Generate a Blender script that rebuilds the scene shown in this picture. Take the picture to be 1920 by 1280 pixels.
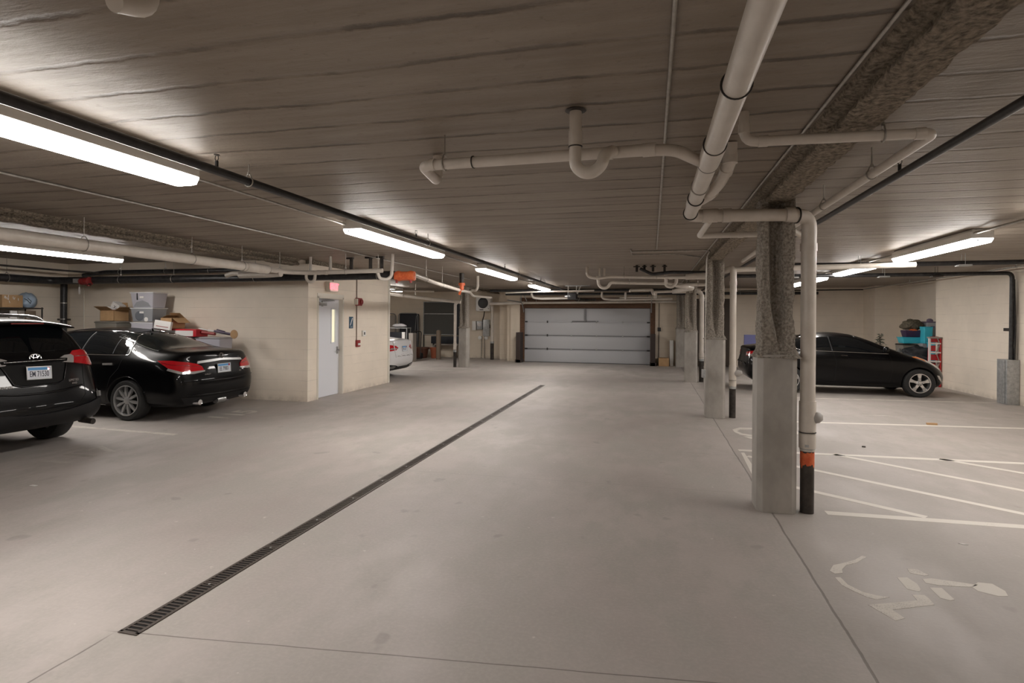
import bpy, bmesh, math, random
from mathutils import Vector, Matrix, noise
from mathutils.bvhtree import BVHTree
PI = math.pi
random.seed(7)
SC = bpy.context.scene
COL = SC.collection
for _o in list(bpy.data.objects):
    bpy.data.objects.remove(_o)

# ---------------------------------------------------------------- camera
CAM_H, CAM_YAW, CAM_ROLL, CAM_F, CAM_CY = 1.7055, 0.2422, 0.0071, 1060.0, 597.64
_F = Vector((-math.sin(CAM_YAW), math.cos(CAM_YAW), 0))
_R0 = Vector((math.cos(CAM_YAW), math.sin(CAM_YAW), 0))
_U0 = Vector((0, 0, 1))
_R = _R0 * math.cos(CAM_ROLL) + _U0 * math.sin(CAM_ROLL)
_U = _U0 * math.cos(CAM_ROLL) - _R0 * math.sin(CAM_ROLL)
_O = Vector((0, 0, CAM_H))
cam_data = bpy.data.cameras.new('camera')
cam_data.sensor_width = 36.0
cam_data.lens = CAM_F * 36.0 / 1920.0
cam_data.shift_y = -(640.0 - CAM_CY) / 1920.0
cam_data.clip_start = 0.05
cam_data.clip_end = 100
cam = bpy.data.objects.new('camera', cam_data)
COL.objects.link(cam)
_m = Matrix((_R, _U, -_F)).transposed().to_4x4()
_m.translation = _O
cam.matrix_world = _m
SC.camera = cam

def at(px, py, axis, v):
    """the real point that stands at this pixel of the 1920x1280 photograph on the plane axis = v"""
    d = _F + _R * ((px - 960) / CAM_F) + _U * ((CAM_CY - py) / CAM_F)
    i = 'XYZ'.index(axis)
    return _O + d * ((v - _O[i]) / d[i])

# ---------------------------------------------------------------- world, exposure
w = bpy.data.worlds.new('world')
SC.world = w
w.use_nodes = True
w.node_tree.nodes['Background'].inputs[0].default_value = (0.01, 0.01, 0.01, 1)
w.node_tree.nodes['Background'].inputs[1].default_value = 1.0
SC.view_settings.view_transform = 'Standard'
SC.view_settings.look = 'None'
SC.view_settings.gamma = 1
SC.view_settings.exposure = 0.43
SC.view_settings.use_curve_mapping = False
SC.cycles.max_bounces = 8
SC.cycles.diffuse_bounces = 5
SC.cycles.glossy_bounces = 3
SC.cycles.caustics_reflective = False
SC.cycles.caustics_refractive = False
SC.cycles.sample_clamp_indirect = 6.0
LAMP_STRENGTH = 29.0
LAMP_COL = (1.0, 0.945, 0.895)

CEIL = 2.883     # underside of the slab
XF, YS, YF2 = -6.74, 10.10, 13.76      # stairwell block corner and its far corner
XR = 7.37        # right wall
YB = 22.03       # wall of the garage door
XL = -12.95      # left wall

# ---------------------------------------------------------------- tagging
def tag(o, label=None, cat=None, group=None, kind=None):
    if label: o['label'] = label
    if cat: o['category'] = cat
    if group: o['group'] = group
    if kind: o['kind'] = kind
    return o

def empty(name, loc=(0, 0, 0), rz=0.0, label=None, cat=None, group=None):
    o = bpy.data.objects.new(name, None)
    COL.objects.link(o)
    o.location = loc
    o.rotation_euler = (0, 0, rz)
    o.empty_display_size = 0.1
    return tag(o, label, cat, group)

def children(o):
    return [c for c in bpy.data.objects if c.parent == o]

def copy_tree(o, parent=None):
    c = o.copy()
    COL.objects.link(c)
    if parent is not None:
        c.parent = parent
    for ch in children(o):
        copy_tree(ch, c)
    return c

# ---------------------------------------------------------------- mesh builder
class MB:
    def __init__(s):
        s.v = []; s.f = []; s.mi = []; s.m = 0
    def add(s, vs, fs):
        b = len(s.v)
        s.v += [tuple(v) for v in vs]
        for f in fs:
            s.f.append([b + i for i in f]); s.mi.append(s.m)
        return s
    def box(s, x0, x1, y0, y1, z0, z1):
        vs = [(x, y, z) for x in (x0, x1) for y in (y0, y1) for z in (z0, z1)]
        return s.add(vs, [(0, 1, 3, 2), (4, 6, 7, 5), (0, 4, 5, 1), (2, 3, 7, 6), (0, 2, 6, 4), (1, 5, 7, 3)])
    def cbox(s, c, d, rot=None):
        hx, hy, hz = d[0] / 2, d[1] / 2, d[2] / 2
        vs = [Vector((x, y, z)) for x in (-hx, hx) for y in (-hy, hy) for z in (-hz, hz)]
        if rot is not None:
            vs = [rot @ v for v in vs]
        vs = [v + Vector(c) for v in vs]
        return s.add(vs, [(0, 1, 3, 2), (4, 6, 7, 5), (0, 4, 5, 1), (2, 3, 7, 6), (0, 2, 6, 4), (1, 5, 7, 3)])
    def taper(s, c, d0, d1, h):
        """box with base size d0 and top size d1, base centre c"""
        vs = []
        for (d, z) in ((d0, 0), (d1, h)):
            vs += [(c[0] + sx * d[0] / 2, c[1] + sy * d[1] / 2, c[2] + z) for sx, sy in ((-1, -1), (1, -1), (1, 1), (-1, 1))]
        return s.add(vs, [(3, 2, 1, 0), (4, 5, 6, 7), (0, 1, 5, 4), (1, 2, 6, 5), (2, 3, 7, 6), (3, 0, 4, 7)])
    def prism(s, pts, n, h):
        """polygon pts (3D) extruded by vector n*h"""
        n = Vector(n) * h
        k = len(pts)
        vs = [Vector(p) for p in pts] + [Vector(p) + n for p in pts]
        fs = [list(range(k))[::-1], list(range(k, 2 * k))] + [(i, (i + 1) % k, k + (i + 1) % k, k + i) for i in range(k)]
        return s.add(vs, fs)
    def sweep(s, pts, r, seg=12, caps=True):
        pts = [Vector(p) for p in pts]
        n = len(pts)
        rr = r if isinstance(r, (list, tuple)) else [r] * n
        t0 = (pts[1] - pts[0]).normalized()
        a = Vector((0, 0, 1)) if abs(t0.z) < 0.9 else Vector((1, 0, 0))
        nrm = t0.cross(a).normalized()
        vs = []
        tp = t0
        for i in range(n):
            if i == 0: t = t0
            elif i == n - 1: t = (pts[i] - pts[i - 1]).normalized()
            else: t = ((pts[i] - pts[i - 1]).normalized() + (pts[i + 1] - pts[i]).normalized()).normalized()
            q = tp.rotation_difference(t)
            nrm = (q @ nrm); nrm = (nrm - t * nrm.dot(t)).normalized()
            tp = t
            b = t.cross(nrm)
            for k in range(seg):
                an = 2 * PI * k / seg
                vs.append(pts[i] + (nrm * math.cos(an) + b * math.sin(an)) * rr[i])
        fs = []
        for i in range(n - 1):
            for k in range(seg):
                fs.append((i * seg + k, i * seg + (k + 1) % seg, (i + 1) * seg + (k + 1) % seg, (i + 1) * seg + k))
        if caps:
            fs.append(list(range(seg))[::-1]); fs.append([(n - 1) * seg + k for k in range(seg)])
        return s.add(vs, fs)
    def cyl(s, p0, p1, r, seg=16, r1=None):
        return s.sweep([p0, p1], [r, r if r1 is None else r1], seg)
    def lathe(s, prof, seg=24, c=(0, 0, 0), axis="Z", caps=True):
        vs = []; n = len(prof)
        for (r, z) in prof:
            for k in range(seg):
                a = 2 * PI * k / seg
                p = (r * math.cos(a), r * math.sin(a), z)
                if axis == 'Y': p = (p[0], z, p[1])
                if axis == 'X': p = (z, p[0], p[1])
                vs.append((p[0] + c[0], p[1] + c[1], p[2] + c[2]))
        fs = []
        for i in range(n - 1):
            for k in range(seg):
                fs.append((i * seg + k, i * seg + (k + 1) % seg, (i + 1) * seg + (k + 1) % seg, (i + 1) * seg + k))
        if caps: fs.append(list(range(seg))[::-1]); fs.append([(n - 1) * seg + k for k in range(seg)])
        return s.add(vs, fs)
    def build(s, name, mat, parent=None, smooth=None, bevel=0.0, bseg=2, normals=True):
        me = bpy.data.meshes.new(name)
        me.from_pydata(s.v, [], s.f)
        mats = mat if isinstance(mat, (list, tuple)) else [mat]
        for m in mats: me.materials.append(m)
        if len(mats) > 1:
            me.polygons.foreach_set('material_index', s.mi)
        bm = bmesh.new(); bm.from_mesh(me)
        if normals: bmesh.ops.recalc_face_normals(bm, faces=bm.faces)
        if bevel > 0:
            bmesh.ops.bevel(bm, geom=[e for e in bm.edges if e.is_manifold and e.calc_face_angle(0) > 0.6], offset=bevel,
                            segments=bseg, profile=0.6, affect='EDGES', clamp_overlap=True)
        bm.to_mesh(me); bm.free()
        if smooth is not None or bevel > 0:
            me.polygons.foreach_set('use_smooth', [True] * len(me.polygons))
            me.set_sharp_from_angle(angle=math.radians(smooth if smooth is not None else 40))
        me.update()
        o = bpy.data.objects.new(name, me)
        COL.objects.link(o)
        if parent is not None: o.parent = parent
        return o

def bend(pts, r=0.08, n=5):
    """polyline with its inner corners rounded"""
    pts = [Vector(p) for p in pts]
    out = [pts[0]]
    for i in range(1, len(pts) - 1):
        a, b, c = pts[i - 1], pts[i], pts[i + 1]
        u, v = (a - b), (c - b)
        d = min(r, u.length * 0.49, v.length * 0.49)
        p, q = b + u.normalized() * d, b + v.normalized() * d
        for k in range(n + 1):
            t = k / n
            out.append((p * (1 - t) + b * t) * (1 - t) + (b * (1 - t) + q * t) * t)
    out.append(pts[-1])
    res = [out[0]]
    for p in out[1:]:
        if (p - res[-1]).length > 1e-4: res.append(p)
    return res

def text_mesh(name, body, size, mat, parent, mtx, depth=0.001, bold=0.0, align='CENTER', xs=1.0):
    cu = bpy.data.curves.new(name, 'FONT')
    cu.body = body; cu.size = size; cu.extrude = depth; cu.offset = bold
    cu.align_x = align; cu.align_y = 'CENTER'
    tmp = bpy.data.objects.new('tmp', cu); COL.objects.link(tmp)
    dg = bpy.context.evaluated_depsgraph_get()
    me = bpy.data.meshes.new_from_object(tmp.evaluated_get(dg))
    bpy.data.objects.remove(tmp); bpy.data.curves.remove(cu)
    me.transform(mtx @ Matrix.Diagonal((xs, 1, 1, 1)))
    me.materials.clear(); me.materials.append(mat)
    o = bpy.data.objects.new(name, me); COL.objects.link(o)
    if parent is not None: o.parent = parent
    return o

def frame(origin, xdir, up=(0, 0, 1)):
    """matrix whose local x runs along xdir, local y along up, local z is the outward normal"""
    x = Vector(xdir).normalized(); u = Vector(up).normalized()
    z = x.cross(u).normalized(); u = z.cross(x)
    m = Matrix((x, u, z)).transposed().to_4x4(); m.translation = Vector(origin)
    return m

# ---------------------------------------------------------------- materials
M = {}
def mat(name, col=(0.5, 0.5, 0.5), rough=0.6, metal=0.0, coat=0.0, spec=0.5, emit=None, es=0.0):
    m = bpy.data.materials.new(name); m.use_nodes = True
    b = m.node_tree.nodes['Principled BSDF']
    b.inputs['Base Color'].default_value = (*col, 1)
    b.inputs['Roughness'].default_value = rough
    b.inputs['Metallic'].default_value = metal
    b.inputs['Coat Weight'].default_value = coat
    b.inputs['Coat Roughness'].default_value = 0.03
    b.inputs['Specular IOR Level'].default_value = spec
    if emit:
        b.inputs['Emission Color'].default_value = (*emit, 1)
        b.inputs['Emission Strength'].default_value = es
    M[name] = m
    return m

class NT:
    def __init__(s, m):
        s.t = m.node_tree; s.b = s.t.nodes['Principled BSDF']
    def n(s, typ, **kw):
        nd = s.t.nodes.new(typ)
        for k, v in kw.items():
            if k == 'op': nd.operation = v
            else: setattr(nd, k, v)
        return nd
    def l(s, a, b): s.t.links.new(a, b)
    def math(s, op, a, b=None, clamp=False):
        nd = s.n('ShaderNodeMath', op=op); nd.use_clamp = clamp
        for i, x in enumerate((a, b)):
            if x is None: continue
            if isinstance(x, (int, float)): nd.inputs[i].default_value = x
            else: s.l(x, nd.inputs[i])
        return nd.outputs[0]
    def noise(s, vec, scale, detail=4, rough=0.6, sv=None):
        mp = s.n('ShaderNodeMapping'); s.l(vec, mp.inputs[0])
        if sv: mp.inputs['Scale'].default_value = sv
        nd = s.n('ShaderNodeTexNoise'); s.l(mp.outputs[0], nd.inputs['Vector'])
        nd.inputs['Scale'].default_value = scale; nd.inputs['Detail'].default_value = detail
        nd.inputs['Roughness'].default_value = rough
        return nd.outputs['Fac']
    def ramp(s, fac, stops):
        r = s.n('ShaderNodeValToRGB'); s.l(fac, r.inputs[0])
        el = r.color_ramp.elements
        while len(el) < len(stops): el.new(0.5)
        for e, (p, c) in zip(el, stops):
            e.position = p; e.color = (*c, 1) if len(c) == 3 else c
        return r.outputs[0]
    def rng(s, x, a, b, c=0.0, d=1.0, smooth=True):
        nd = s.n('ShaderNodeMapRange'); s.l(x, nd.inputs[0])
        nd.interpolation_type = 'SMOOTHSTEP' if smooth else 'LINEAR'
        for i, v in zip((1, 2, 3, 4), (a, b, c, d)): nd.inputs[i].default_value = v
        return nd.outputs[0]
    def mix(s, fac, a, b, mode='MIX'):
        nd = s.n('ShaderNodeMix'); nd.data_type = 'RGBA'; nd.blend_type = mode
        for i, x in zip((0, 6, 7), (fac, a, b)):
            if isinstance(x, (int, float)): nd.inputs[i].default_value = x
            elif isinstance(x, tuple): nd.inputs[i].default_value = (*x, 1)
            else: s.l(x, nd.inputs[i])
        return nd.outputs[2]
    def bump(s, h, strength=0.3, dist=0.01):
        nd = s.n('ShaderNodeBump'); nd.inputs['Strength'].default_value = strength
        nd.inputs['Distance'].default_value = dist
        s.l(h, nd.inputs['Height']); s.l(nd.outputs[0], s.b.inputs['Normal'])
    def pos(s):
        g = s.n('ShaderNodeNewGeometry'); return g.outputs['Position']
    def obj(s):
        g = s.n('ShaderNodeTexCoord'); return g.outputs['Object']
    def xyz(s, v):
        nd = s.n('ShaderNodeSeparateXYZ'); s.l(v, nd.inputs[0]); return nd.outputs

def mat_floor():
    m = mat('floor_concrete', (0.4, 0.37, 0.34), 0.55); t = NT(m); p = t.pos(); x, y, z = t.xyz(p)
    big = t.noise(p, 0.35, 5, 0.6)
    mid = t.noise(p, 1.6, 6, 0.65, (1, 0.55, 1))
    fine = t.noise(p, 42, 3, 0.6)
    c = t.ramp(big, [(0.3, (0.335, 0.296, 0.273)), (0.7, (0.475, 0.428, 0.40))])
    c = t.mix(t.rng(mid, 0.40, 0.62), c, (0.375, 0.345, 0.315))
    c = t.mix(t.rng(fine, 0.35, 0.8, 0, 0.22), c, (0.56, 0.52, 0.48))
    spots = t.noise(p, 3.1, 2, 0.5)
    c = t.mix(t.rng(spots, 0.68, 0.74, 0, 0.35), c, (0.20, 0.18, 0.165))
    specks = t.noise(p, 14, 2, 0.5)
    c = t.mix(t.rng(specks, 0.745, 0.765, 0, 0.45), c, (0.66, 0.63, 0.58))
    # floor right of the seam has a browner tone
    right = t.rng(x, 1.03, 1.07)
    c = t.mix(t.math('MULTIPLY', right, 0.5), c, t.mix(0.8, c, (0.33, 0.295, 0.262)))
    # joints: the long seam, and saw cuts across the aisle
    wob = t.math('MULTIPLY', t.math('SUBTRACT', t.noise(p, 2.5, 4, 0.6), 0.5), 0.03)
    def line(expr, wdt):
        return t.rng(t.math('ABSOLUTE', expr), wdt * 0.4, wdt, 1.0, 0.0)
    j = line(t.math('SUBTRACT', t.math('ADD', x, wob), 1.05), 0.011)
    for (y0, sl) in ((2.78, 0.115), (5.95, 0.03), (7.6, 0.02), (-1.2, 0.0), (12.0, 0.0)):
        e = t.math('SUBTRACT', t.math('ADD', t.math('SUBTRACT', y, t.math('MULTIPLY', x, sl)), t.math('MULTIPLY', wob, 0.5)), y0)
        k = t.math('MULTIPLY', line(e, 0.006), t.rng(x, -2.9, -2.7))
        k = t.math('MULTIPLY', k, 1.0 if y0 < 3 and y0 > 0 else 0.35)
        j = t.math('MAXIMUM', j, t.math('MULTIPLY', k, t.rng(x, 1.0, 1.06, 1, 0)))
    k = t.math('MULTIPLY', line(t.math('ADD', t.math('ADD', x, 2.80), wob), 0.008), t.rng(y, 2.3, 2.5, 1, 0))
    j = t.math('MAXIMUM', j, k)
    c = t.mix(t.math('MULTIPLY', j, 0.62), c, (0.075, 0.062, 0.05))
    # dust line beside the seam
    t.l(c, t.b.inputs['Base Color'])
    t.l(t.rng(mid, 0.3, 0.7, 0.46, 0.68), t.b.inputs['Roughness'])
    broom = t.noise(p, 60, 2, 0.5, (0.12, 1, 1))
    h = t.math('ADD', t.math('MULTIPLY', broom, 0.5), t.math('MULTIPLY', fine, 0.5))
    h = t.math('SUBTRACT', h, t.math('MULTIPLY', j, 1.5))
    t.bump(h, 0.25, 0.004)
    return m

def mat_ceiling():
    m = mat('ceiling_board_formed_concrete', (0.3, 0.27, 0.23), 0.5); t = NT(m); p = t.pos(); x, y, z = t.xyz(p)
    wob = t.math('MULTIPLY', t.math('SUBTRACT', t.noise(p, 1.1, 7, 0.72, (0.7, 1, 1)), 0.5), 0.16)
    yy = t.math('DIVIDE', t.math('ADD', y, wob), 0.345)
    fr = t.math('FRACT', t.math('ADD', yy, 40.0))
    d = t.math('MINIMUM', fr, t.math('SUBTRACT', 1.0, fr))
    wn = t.n('ShaderNodeTexWhiteNoise'); wn.noise_dimensions = '1D'
    t.l(t.math('FLOOR', yy), wn.inputs['W'])
    tone = wn.outputs['Value']
    streak = t.noise(p, 3.0, 6, 0.7, (0.35, 3.2, 1))
    pores = t.noise(p, 16, 5, 0.7, (0.8, 1.3, 1))
    c = t.ramp(streak, [(0.3, (0.172, 0.138, 0.105)), (0.72, (0.305, 0.256, 0.207))])
    c = t.mix(t.math('MULTIPLY', tone, 0.35), c, (0.37, 0.32, 0.265))
    c = t.mix(t.rng(pores, 0.57, 0.72, 0, 0.55), c, (0.15, 0.12, 0.095))
    jn = t.noise(p, 2.2, 3, 0.6, (1, 0.3, 1))
    joint = t.math('MULTIPLY', t.rng(d, 0.012, 0.075, 1, 0), t.rng(jn, 0.34, 0.6, 0.25, 1))
    smudge = t.math('MULTIPLY', t.rng(d, 0.03, 0.28, 1, 0), t.rng(t.noise(p, 1.8, 5, 0.7, (1, 1.6, 1)), 0.5, 0.72, 0, 0.8))
    fr2 = t.math('FRACT', t.math('MULTIPLY', yy, 2.0)); d2 = t.math('MINIMUM', fr2, t.math('SUBTRACT', 1.0, fr2))
    joint2 = t.math('MULTIPLY', t.rng(d2, 0.01, 0.05, 0.5, 0), t.math('MULTIPLY', t.rng(y, 4.6, 7.0), t.rng(t.noise(p, 1.1, 2, 0.5, (1, 0.6, 1)), 0.45, 0.6, 0, 1)))
    joint = t.math('MAXIMUM', joint, joint2)
    c = t.mix(t.math('MULTIPLY', smudge, 0.6), c, (0.12, 0.096, 0.074))
    c = t.mix(t.math('MULTIPLY', joint, 0.8), c, (0.075, 0.058, 0.044))
    t.l(c, t.b.inputs['Base Color'])
    t.b.inputs['Roughness'].default_value = 0.47
    t.b.inputs['Specular IOR Level'].default_value = 0.38
    h = t.math('SUBTRACT', t.math('ADD', t.math('MULTIPLY', streak, 0.7), t.math('MULTIPLY', pores, 0.35)), t.math('MULTIPLY', joint, 1.0))
    t.bump(h, 0.6, 0.016)
    return m

def mat_block(name='painted_block', col=(0.83, 0.745, 0.635)):
    m = mat(name, col, 0.55); t = NT(m); p = t.pos(); x, y, z = t.xyz(p)
    u = t.math('ADD', x, y)
    zz = t.math('DIVIDE', t.math('SUBTRACT', z, -0.005), 0.2115)
    f = t.math('FRACT', zz); d = t.math('MINIMUM', f, t.math('SUBTRACT', 1.0, f))
    row = t.math('FLOOR', zz)
    uu = t.math('ADD', t.math('DIVIDE', u, 0.406), t.math('MULTIPLY', t.math('MODULO', row, 2.0), 0.5))
    f2 = t.math('FRACT', t.math('ADD', uu, 80.0)); d2 = t.math('MINIMUM', f2, t.math('SUBTRACT', 1.0, f2))
    hj = t.rng(d, 0.008, 0.03, 1, 0); vj = t.math('MULTIPLY', t.rng(d2, 0.004, 0.014, 1, 0), 0.35)
    j = t.math('MAXIMUM', hj, vj)
    nz = t.noise(p, 0.9, 4, 0.6); fn = t.noise(p, 90, 2, 0.5)
    base = t.mix(t.rng(nz, 0.3, 0.7), tuple(c * 0.94 for c in col), tuple(min(1, c * 1.05) for c in col))
    brk = t.rng(t.noise(p, 1.7, 3, 0.6, (1, 1, 3)), 0.42, 0.62, 0.05, 0.42)
    base = t.mix(t.math('MULTIPLY', j, brk), base, tuple(c * 0.55 for c in col))
    # scuffed grime along the foot of the wall
    foot = t.math('MULTIPLY', t.rng(z, 0.0, 0.16, 1, 0), t.rng(t.noise(p, 4, 4, 0.7), 0.35, 0.65, 0.1, 0.8))
    base = t.mix(t.math('MULTIPLY', foot, 0.5), base, (0.22, 0.18, 0.14))
    t.l(base, t.b.inputs['Base Color'])
    t.bump(t.math('SUBTRACT', t.math('MULTIPLY', fn, 0.25), j), 0.3, 0.004)
    return m

def mat_noisy(name, c0, c1, scale, rough=0.6, metal=0, bump=0.0, bd=0.005, coat=0.0, sv=None, detail=4):
    m = mat(name, c0, rough, metal, coat); t = NT(m); p = t.obj()
    n = t.noise(p, scale, detail, 0.6, sv)
    t.l(t.ramp(n, [(0.35, c0), (0.65, c1)]), t.b.inputs['Base Color'])
    if bump > 0: t.bump(n, bump, bd)
    return m

mat_floor(); mat_ceiling(); mat_block()
mat_block('painted_block_beige', (0.74, 0.65, 0.53))
mat_noisy('fireproofing', (0.17, 0.15, 0.128), (0.42, 0.38, 0.33), 48, 0.95, 0, 1.0, 0.012, detail=6)
mat_noisy('fireproofing_beam', (0.09, 0.074, 0.055), (0.34, 0.285, 0.22), 34, 0.95, 0, 1.0, 0.014, detail=6)
mat_noisy('column_concrete', (0.31, 0.29, 0.262), (0.43, 0.405, 0.37), 3.2, 0.5, 0, 0.15, 0.003, sv=(1, 1, 0.6), detail=6)
mat_noisy('pvc_white', (0.60, 0.55, 0.49), (0.67, 0.62, 0.56), 6, 0.32, detail=3)
mat_noisy('iron_black', (0.018, 0.015, 0.013), (0.055, 0.045, 0.038), 9, 0.5, 0.2, 0.3, 0.003)
mat('band_black', (0.02, 0.018, 0.016), 0.5)
mat_noisy('black_insulation', (0.012, 0.012, 0.013), (0.035, 0.034, 0.036), 14, 0.42, 0, 0.4, 0.006)
mat_noisy('sprinkler_black', (0.016, 0.015, 0.016), (0.03, 0.028, 0.028), 12, 0.38, 0.3)
mat_noisy('conduit_steel', (0.38, 0.36, 0.33), (0.52, 0.50, 0.46), 20, 0.38, 0.7)
mat_noisy('galvanised', (0.33, 0.34, 0.34), (0.47, 0.48, 0.48), 18, 0.45, 0.5)
mat_noisy('orange_paint', (0.62, 0.10, 0.03), (0.75, 0.18, 0.06), 20, 0.5)
mat('red_paint', (0.27, 0.022, 0.022), 0.45); mat('red_dark', (0.25, 0.02, 0.02), 0.5)
mat('white_enamel', (0.78, 0.77, 0.74), 0.35); mat('door_white', (0.76, 0.78, 0.83), 0.4)
mat('frame_cream', (0.72, 0.68, 0.6), 0.42)
mat('glass_lit_pane', (0.75, 0.72, 0.55), 0.25, emit=(1.0, 0.92, 0.66), es=0.45)
mat('chrome', (0.75, 0.75, 0.76), 0.12, 1.0); mat('brushed_metal', (0.42, 0.42, 0.42), 0.35, 1.0)
mat('black_plastic', (0.018, 0.018, 0.02), 0.45); mat('grey_plastic', (0.2, 0.2, 0.2), 0.5)
mat('car_black', (0.002, 0.002, 0.0025), 0.28, 0, 0.36, 0.10)
mat('car_charcoal_black', (0.008, 0.009, 0.010), 0.2, 0.2, 1.0, 0.5)
mat('car_white', (0.72, 0.72, 0.73), 0.3, 0, 0.8)
mat('car_glass', (0.004, 0.005, 0.006), 0.03, 0, 0.0, 0.7)
mat('car_glass_haze', (0.012, 0.014, 0.014), 0.12, 0, 0.0, 0.8)
mat('cladding', (0.010, 0.010, 0.011), 0.5, 0, 0, 0.3)
mat('well_dark', (0.004, 0.004, 0.004), 0.9)
mat_noisy('tyre', (0.012, 0.012, 0.012), (0.022, 0.022, 0.022), 40, 0.75)
mat('alloy', (0.36, 0.36, 0.36), 0.32, 0.45); mat('alloy_bright', (0.62, 0.62, 0.62), 0.25, 0.85)
mat('lens_red', (0.48, 0.008, 0.015), 0.08, 0, 1.0, 0.6); mat('lens_red_deep', (0.22, 0.004, 0.008), 0.08, 0, 1.0, 0.6)
mat('lens_clear', (0.62, 0.60, 0.60), 0.12, 0.5, 1.0); mat('lens_amber', (0.75, 0.20, 0.02), 0.15, 0, 1.0)
mat('plate_white', (0.66, 0.69, 0.74), 0.35); mat('plate_blue', (0.08, 0.30, 0.62), 0.35); mat('plate_ink', (0.02, 0.025, 0.05), 0.4)
mat_noisy('cardboard', (0.40, 0.245, 0.12), (0.46, 0.29, 0.15), 8, 0.75); mat('cardboard_inside', (0.28, 0.17, 0.09), 0.8)
mat('paper_white', (0.72, 0.70, 0.68), 0.6); mat('lid_white', (0.78, 0.78, 0.80), 0.35)
mat('tub_clear', (0.46, 0.45, 0.50), 0.25, 0, 0.3); mat('tub_grey', (0.26, 0.27, 0.29), 0.3, 0, 0.3)
mat('tub_stuff', (0.12, 0.13, 0.15), 0.6); mat('tub_taupe', (0.20, 0.185, 0.16), 0.45)
mat('aqua', (0.06, 0.52, 0.66), 0.4); mat('purple', (0.05, 0.025, 0.07), 0.5); mat('bin_grey', (0.34, 0.33, 0.34), 0.45)
mat('lid_purple', (0.14, 0.11, 0.17), 0.45)
mat_noisy('camo', (0.05, 0.045, 0.03), (0.17, 0.145, 0.10), 22, 0.8, 0, 0.6, 0.02)
mat_noisy('black_cloth', (0.008, 0.009, 0.011), (0.035, 0.037, 0.042), 5, 0.65, 0, 0.6, 0.03)
mat('red_print', (0.50, 0.02, 0.03), 0.4); mat('orange_cloth', (0.75, 0.16, 0.05), 0.7)
mat('leaf_green', (0.02, 0.05, 0.02), 0.7); mat('terracotta', (0.32, 0.09, 0.04), 0.7); mat('brown_pot', (0.13, 0.05, 0.03), 0.6)
mat_noisy('wood_brown', (0.085, 0.042, 0.022), (0.15, 0.075, 0.038), 5, 0.7, sv=(1, 1, 6))
mat('post_brown', (0.035, 0.022, 0.018), 0.6); mat('door_brown', (0.07, 0.052, 0.038), 0.6); mat('post_tan', (0.16, 0.12, 0.085), 0.6)
mat('sheet_blue', (0.30, 0.32, 0.68), 0.6); mat('bag_blue', (0.36, 0.46, 0.58), 0.4)
mat('garage_panel', (0.47, 0.48, 0.50), 0.45); mat('panel_seam', (0.20, 0.20, 0.21), 0.5)
mat('sign_blue', (0.02, 0.075, 0.13), 0.4); mat('sign_white', (0.8, 0.8, 0.8), 0.5)
mat('exit_red', (0.8, 0.05, 0.07), 0.4, emit=(1.0, 0.16, 0.20), es=1.6)
mat('exit_face', (0.75, 0.6, 0.58), 0.4, emit=(1.0, 0.45, 0.42), es=0.35)
mat('drain_iron', (0.085, 0.068, 0.058), 0.5, 0.3); mat('drain_shade', (0.004, 0.003, 0.003), 0.9)
mat('lamp_lens', (0.9, 0.9, 0.9), 0.4, emit=LAMP_COL, es=LAMP_STRENGTH)
mat('lamp_lens_side', (0.9, 0.9, 0.9), 0.4, emit=LAMP_COL, es=LAMP_STRENGTH * 0.40)
mat('dark_mesh', (0.12, 0.12, 0.11), 0.7); mat('foam_taupe', (0.30, 0.27, 0.24), 0.8)
mat('dark_navy', (0.012, 0.014, 0.02), 0.6); mat('plug_grey', (0.42, 0.40, 0.38), 0.5)
def mat_worn(name, col, cov):
    m = mat(name, col, 0.6); t = NT(m); p = t.pos()
    a = t.noise(p, 3.0, 4, 0.7); b = t.noise(p, 120, 3, 0.7)
    k = t.math('ADD', t.math('MULTIPLY', a, 0.62), t.math('MULTIPLY', b, 0.68))
    f = t.rng(k, cov - 0.03, cov + 0.10)
    t.l(t.mix(f, (0.385, 0.35, 0.315), col), t.b.inputs['Base Color'])
    return m
mat_worn('line_paint', (0.66, 0.62, 0.56), 0.42)
mat_worn('line_paint_worn', (0.62, 0.58, 0.52), 0.565)
mat_worn('symbol_paint', (0.62, 0.58, 0.52), 0.52)
mat_worn('line_paint_faint', (0.52, 0.485, 0.445), 0.64)
# ================================================================ LAMPS (the light of the place)
def lamp(x, y0, y1, label, zb=2.700, group='ceiling strip lamps'):
    L = y1 - y0
    root = empty('strip_lamp', (x, (y0 + y1) / 2, zb), 0, label, 'lamp', group)
    h = L / 2
    b = MB(); b.box(-0.126, 0.126, -h, h, 0.058, 0.150); b.box(-0.10, 0.10, -h + 0.02, h - 0.02, 0.150, 0.178)
    b.build('housing', M['white_enamel'], root, bevel=0.004)
    b = MB()
    prof = [(-0.118, 0.062), (-0.122, 0.05), (-0.098, 0.006), (-0.06, 0.0), (0.06, 0.0), (0.098, 0.006), (0.122, 0.05), (0.118, 0.062)]
    n = len(prof)
    vs = [(a, -h, c) for a, c in prof] + [(a, h, c) for a, c in prof]
    b.add(vs, [(i, (i + 1) % n, n + (i + 1) % n, n + i) for i in range(n)] + [list(range(n))[::-1], list(range(n, 2 * n))])
    o = b.build('diffuser', (M['lamp_lens'], M['lamp_lens_side']), root)
    for q in o.data.polygons: q.material_index = 1 if abs(q.normal.z) < 0.45 else 0
    for yy in (-h * 0.7, h * 0.7):
        b = MB(); b.cyl((0, yy, 0.17), (0, yy, CEIL - zb), 0.02, 8)
        b.build('hanger_rod', M['conduit_steel'], root)
    for s in (-1, 1):
        b = MB(); b.cbox((-0.05, s * (h + 0.004), 0.035), (0.012, 0.012, 0.02))
        b.build('lens_clip', M['black_plastic'], root)
    return root
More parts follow.
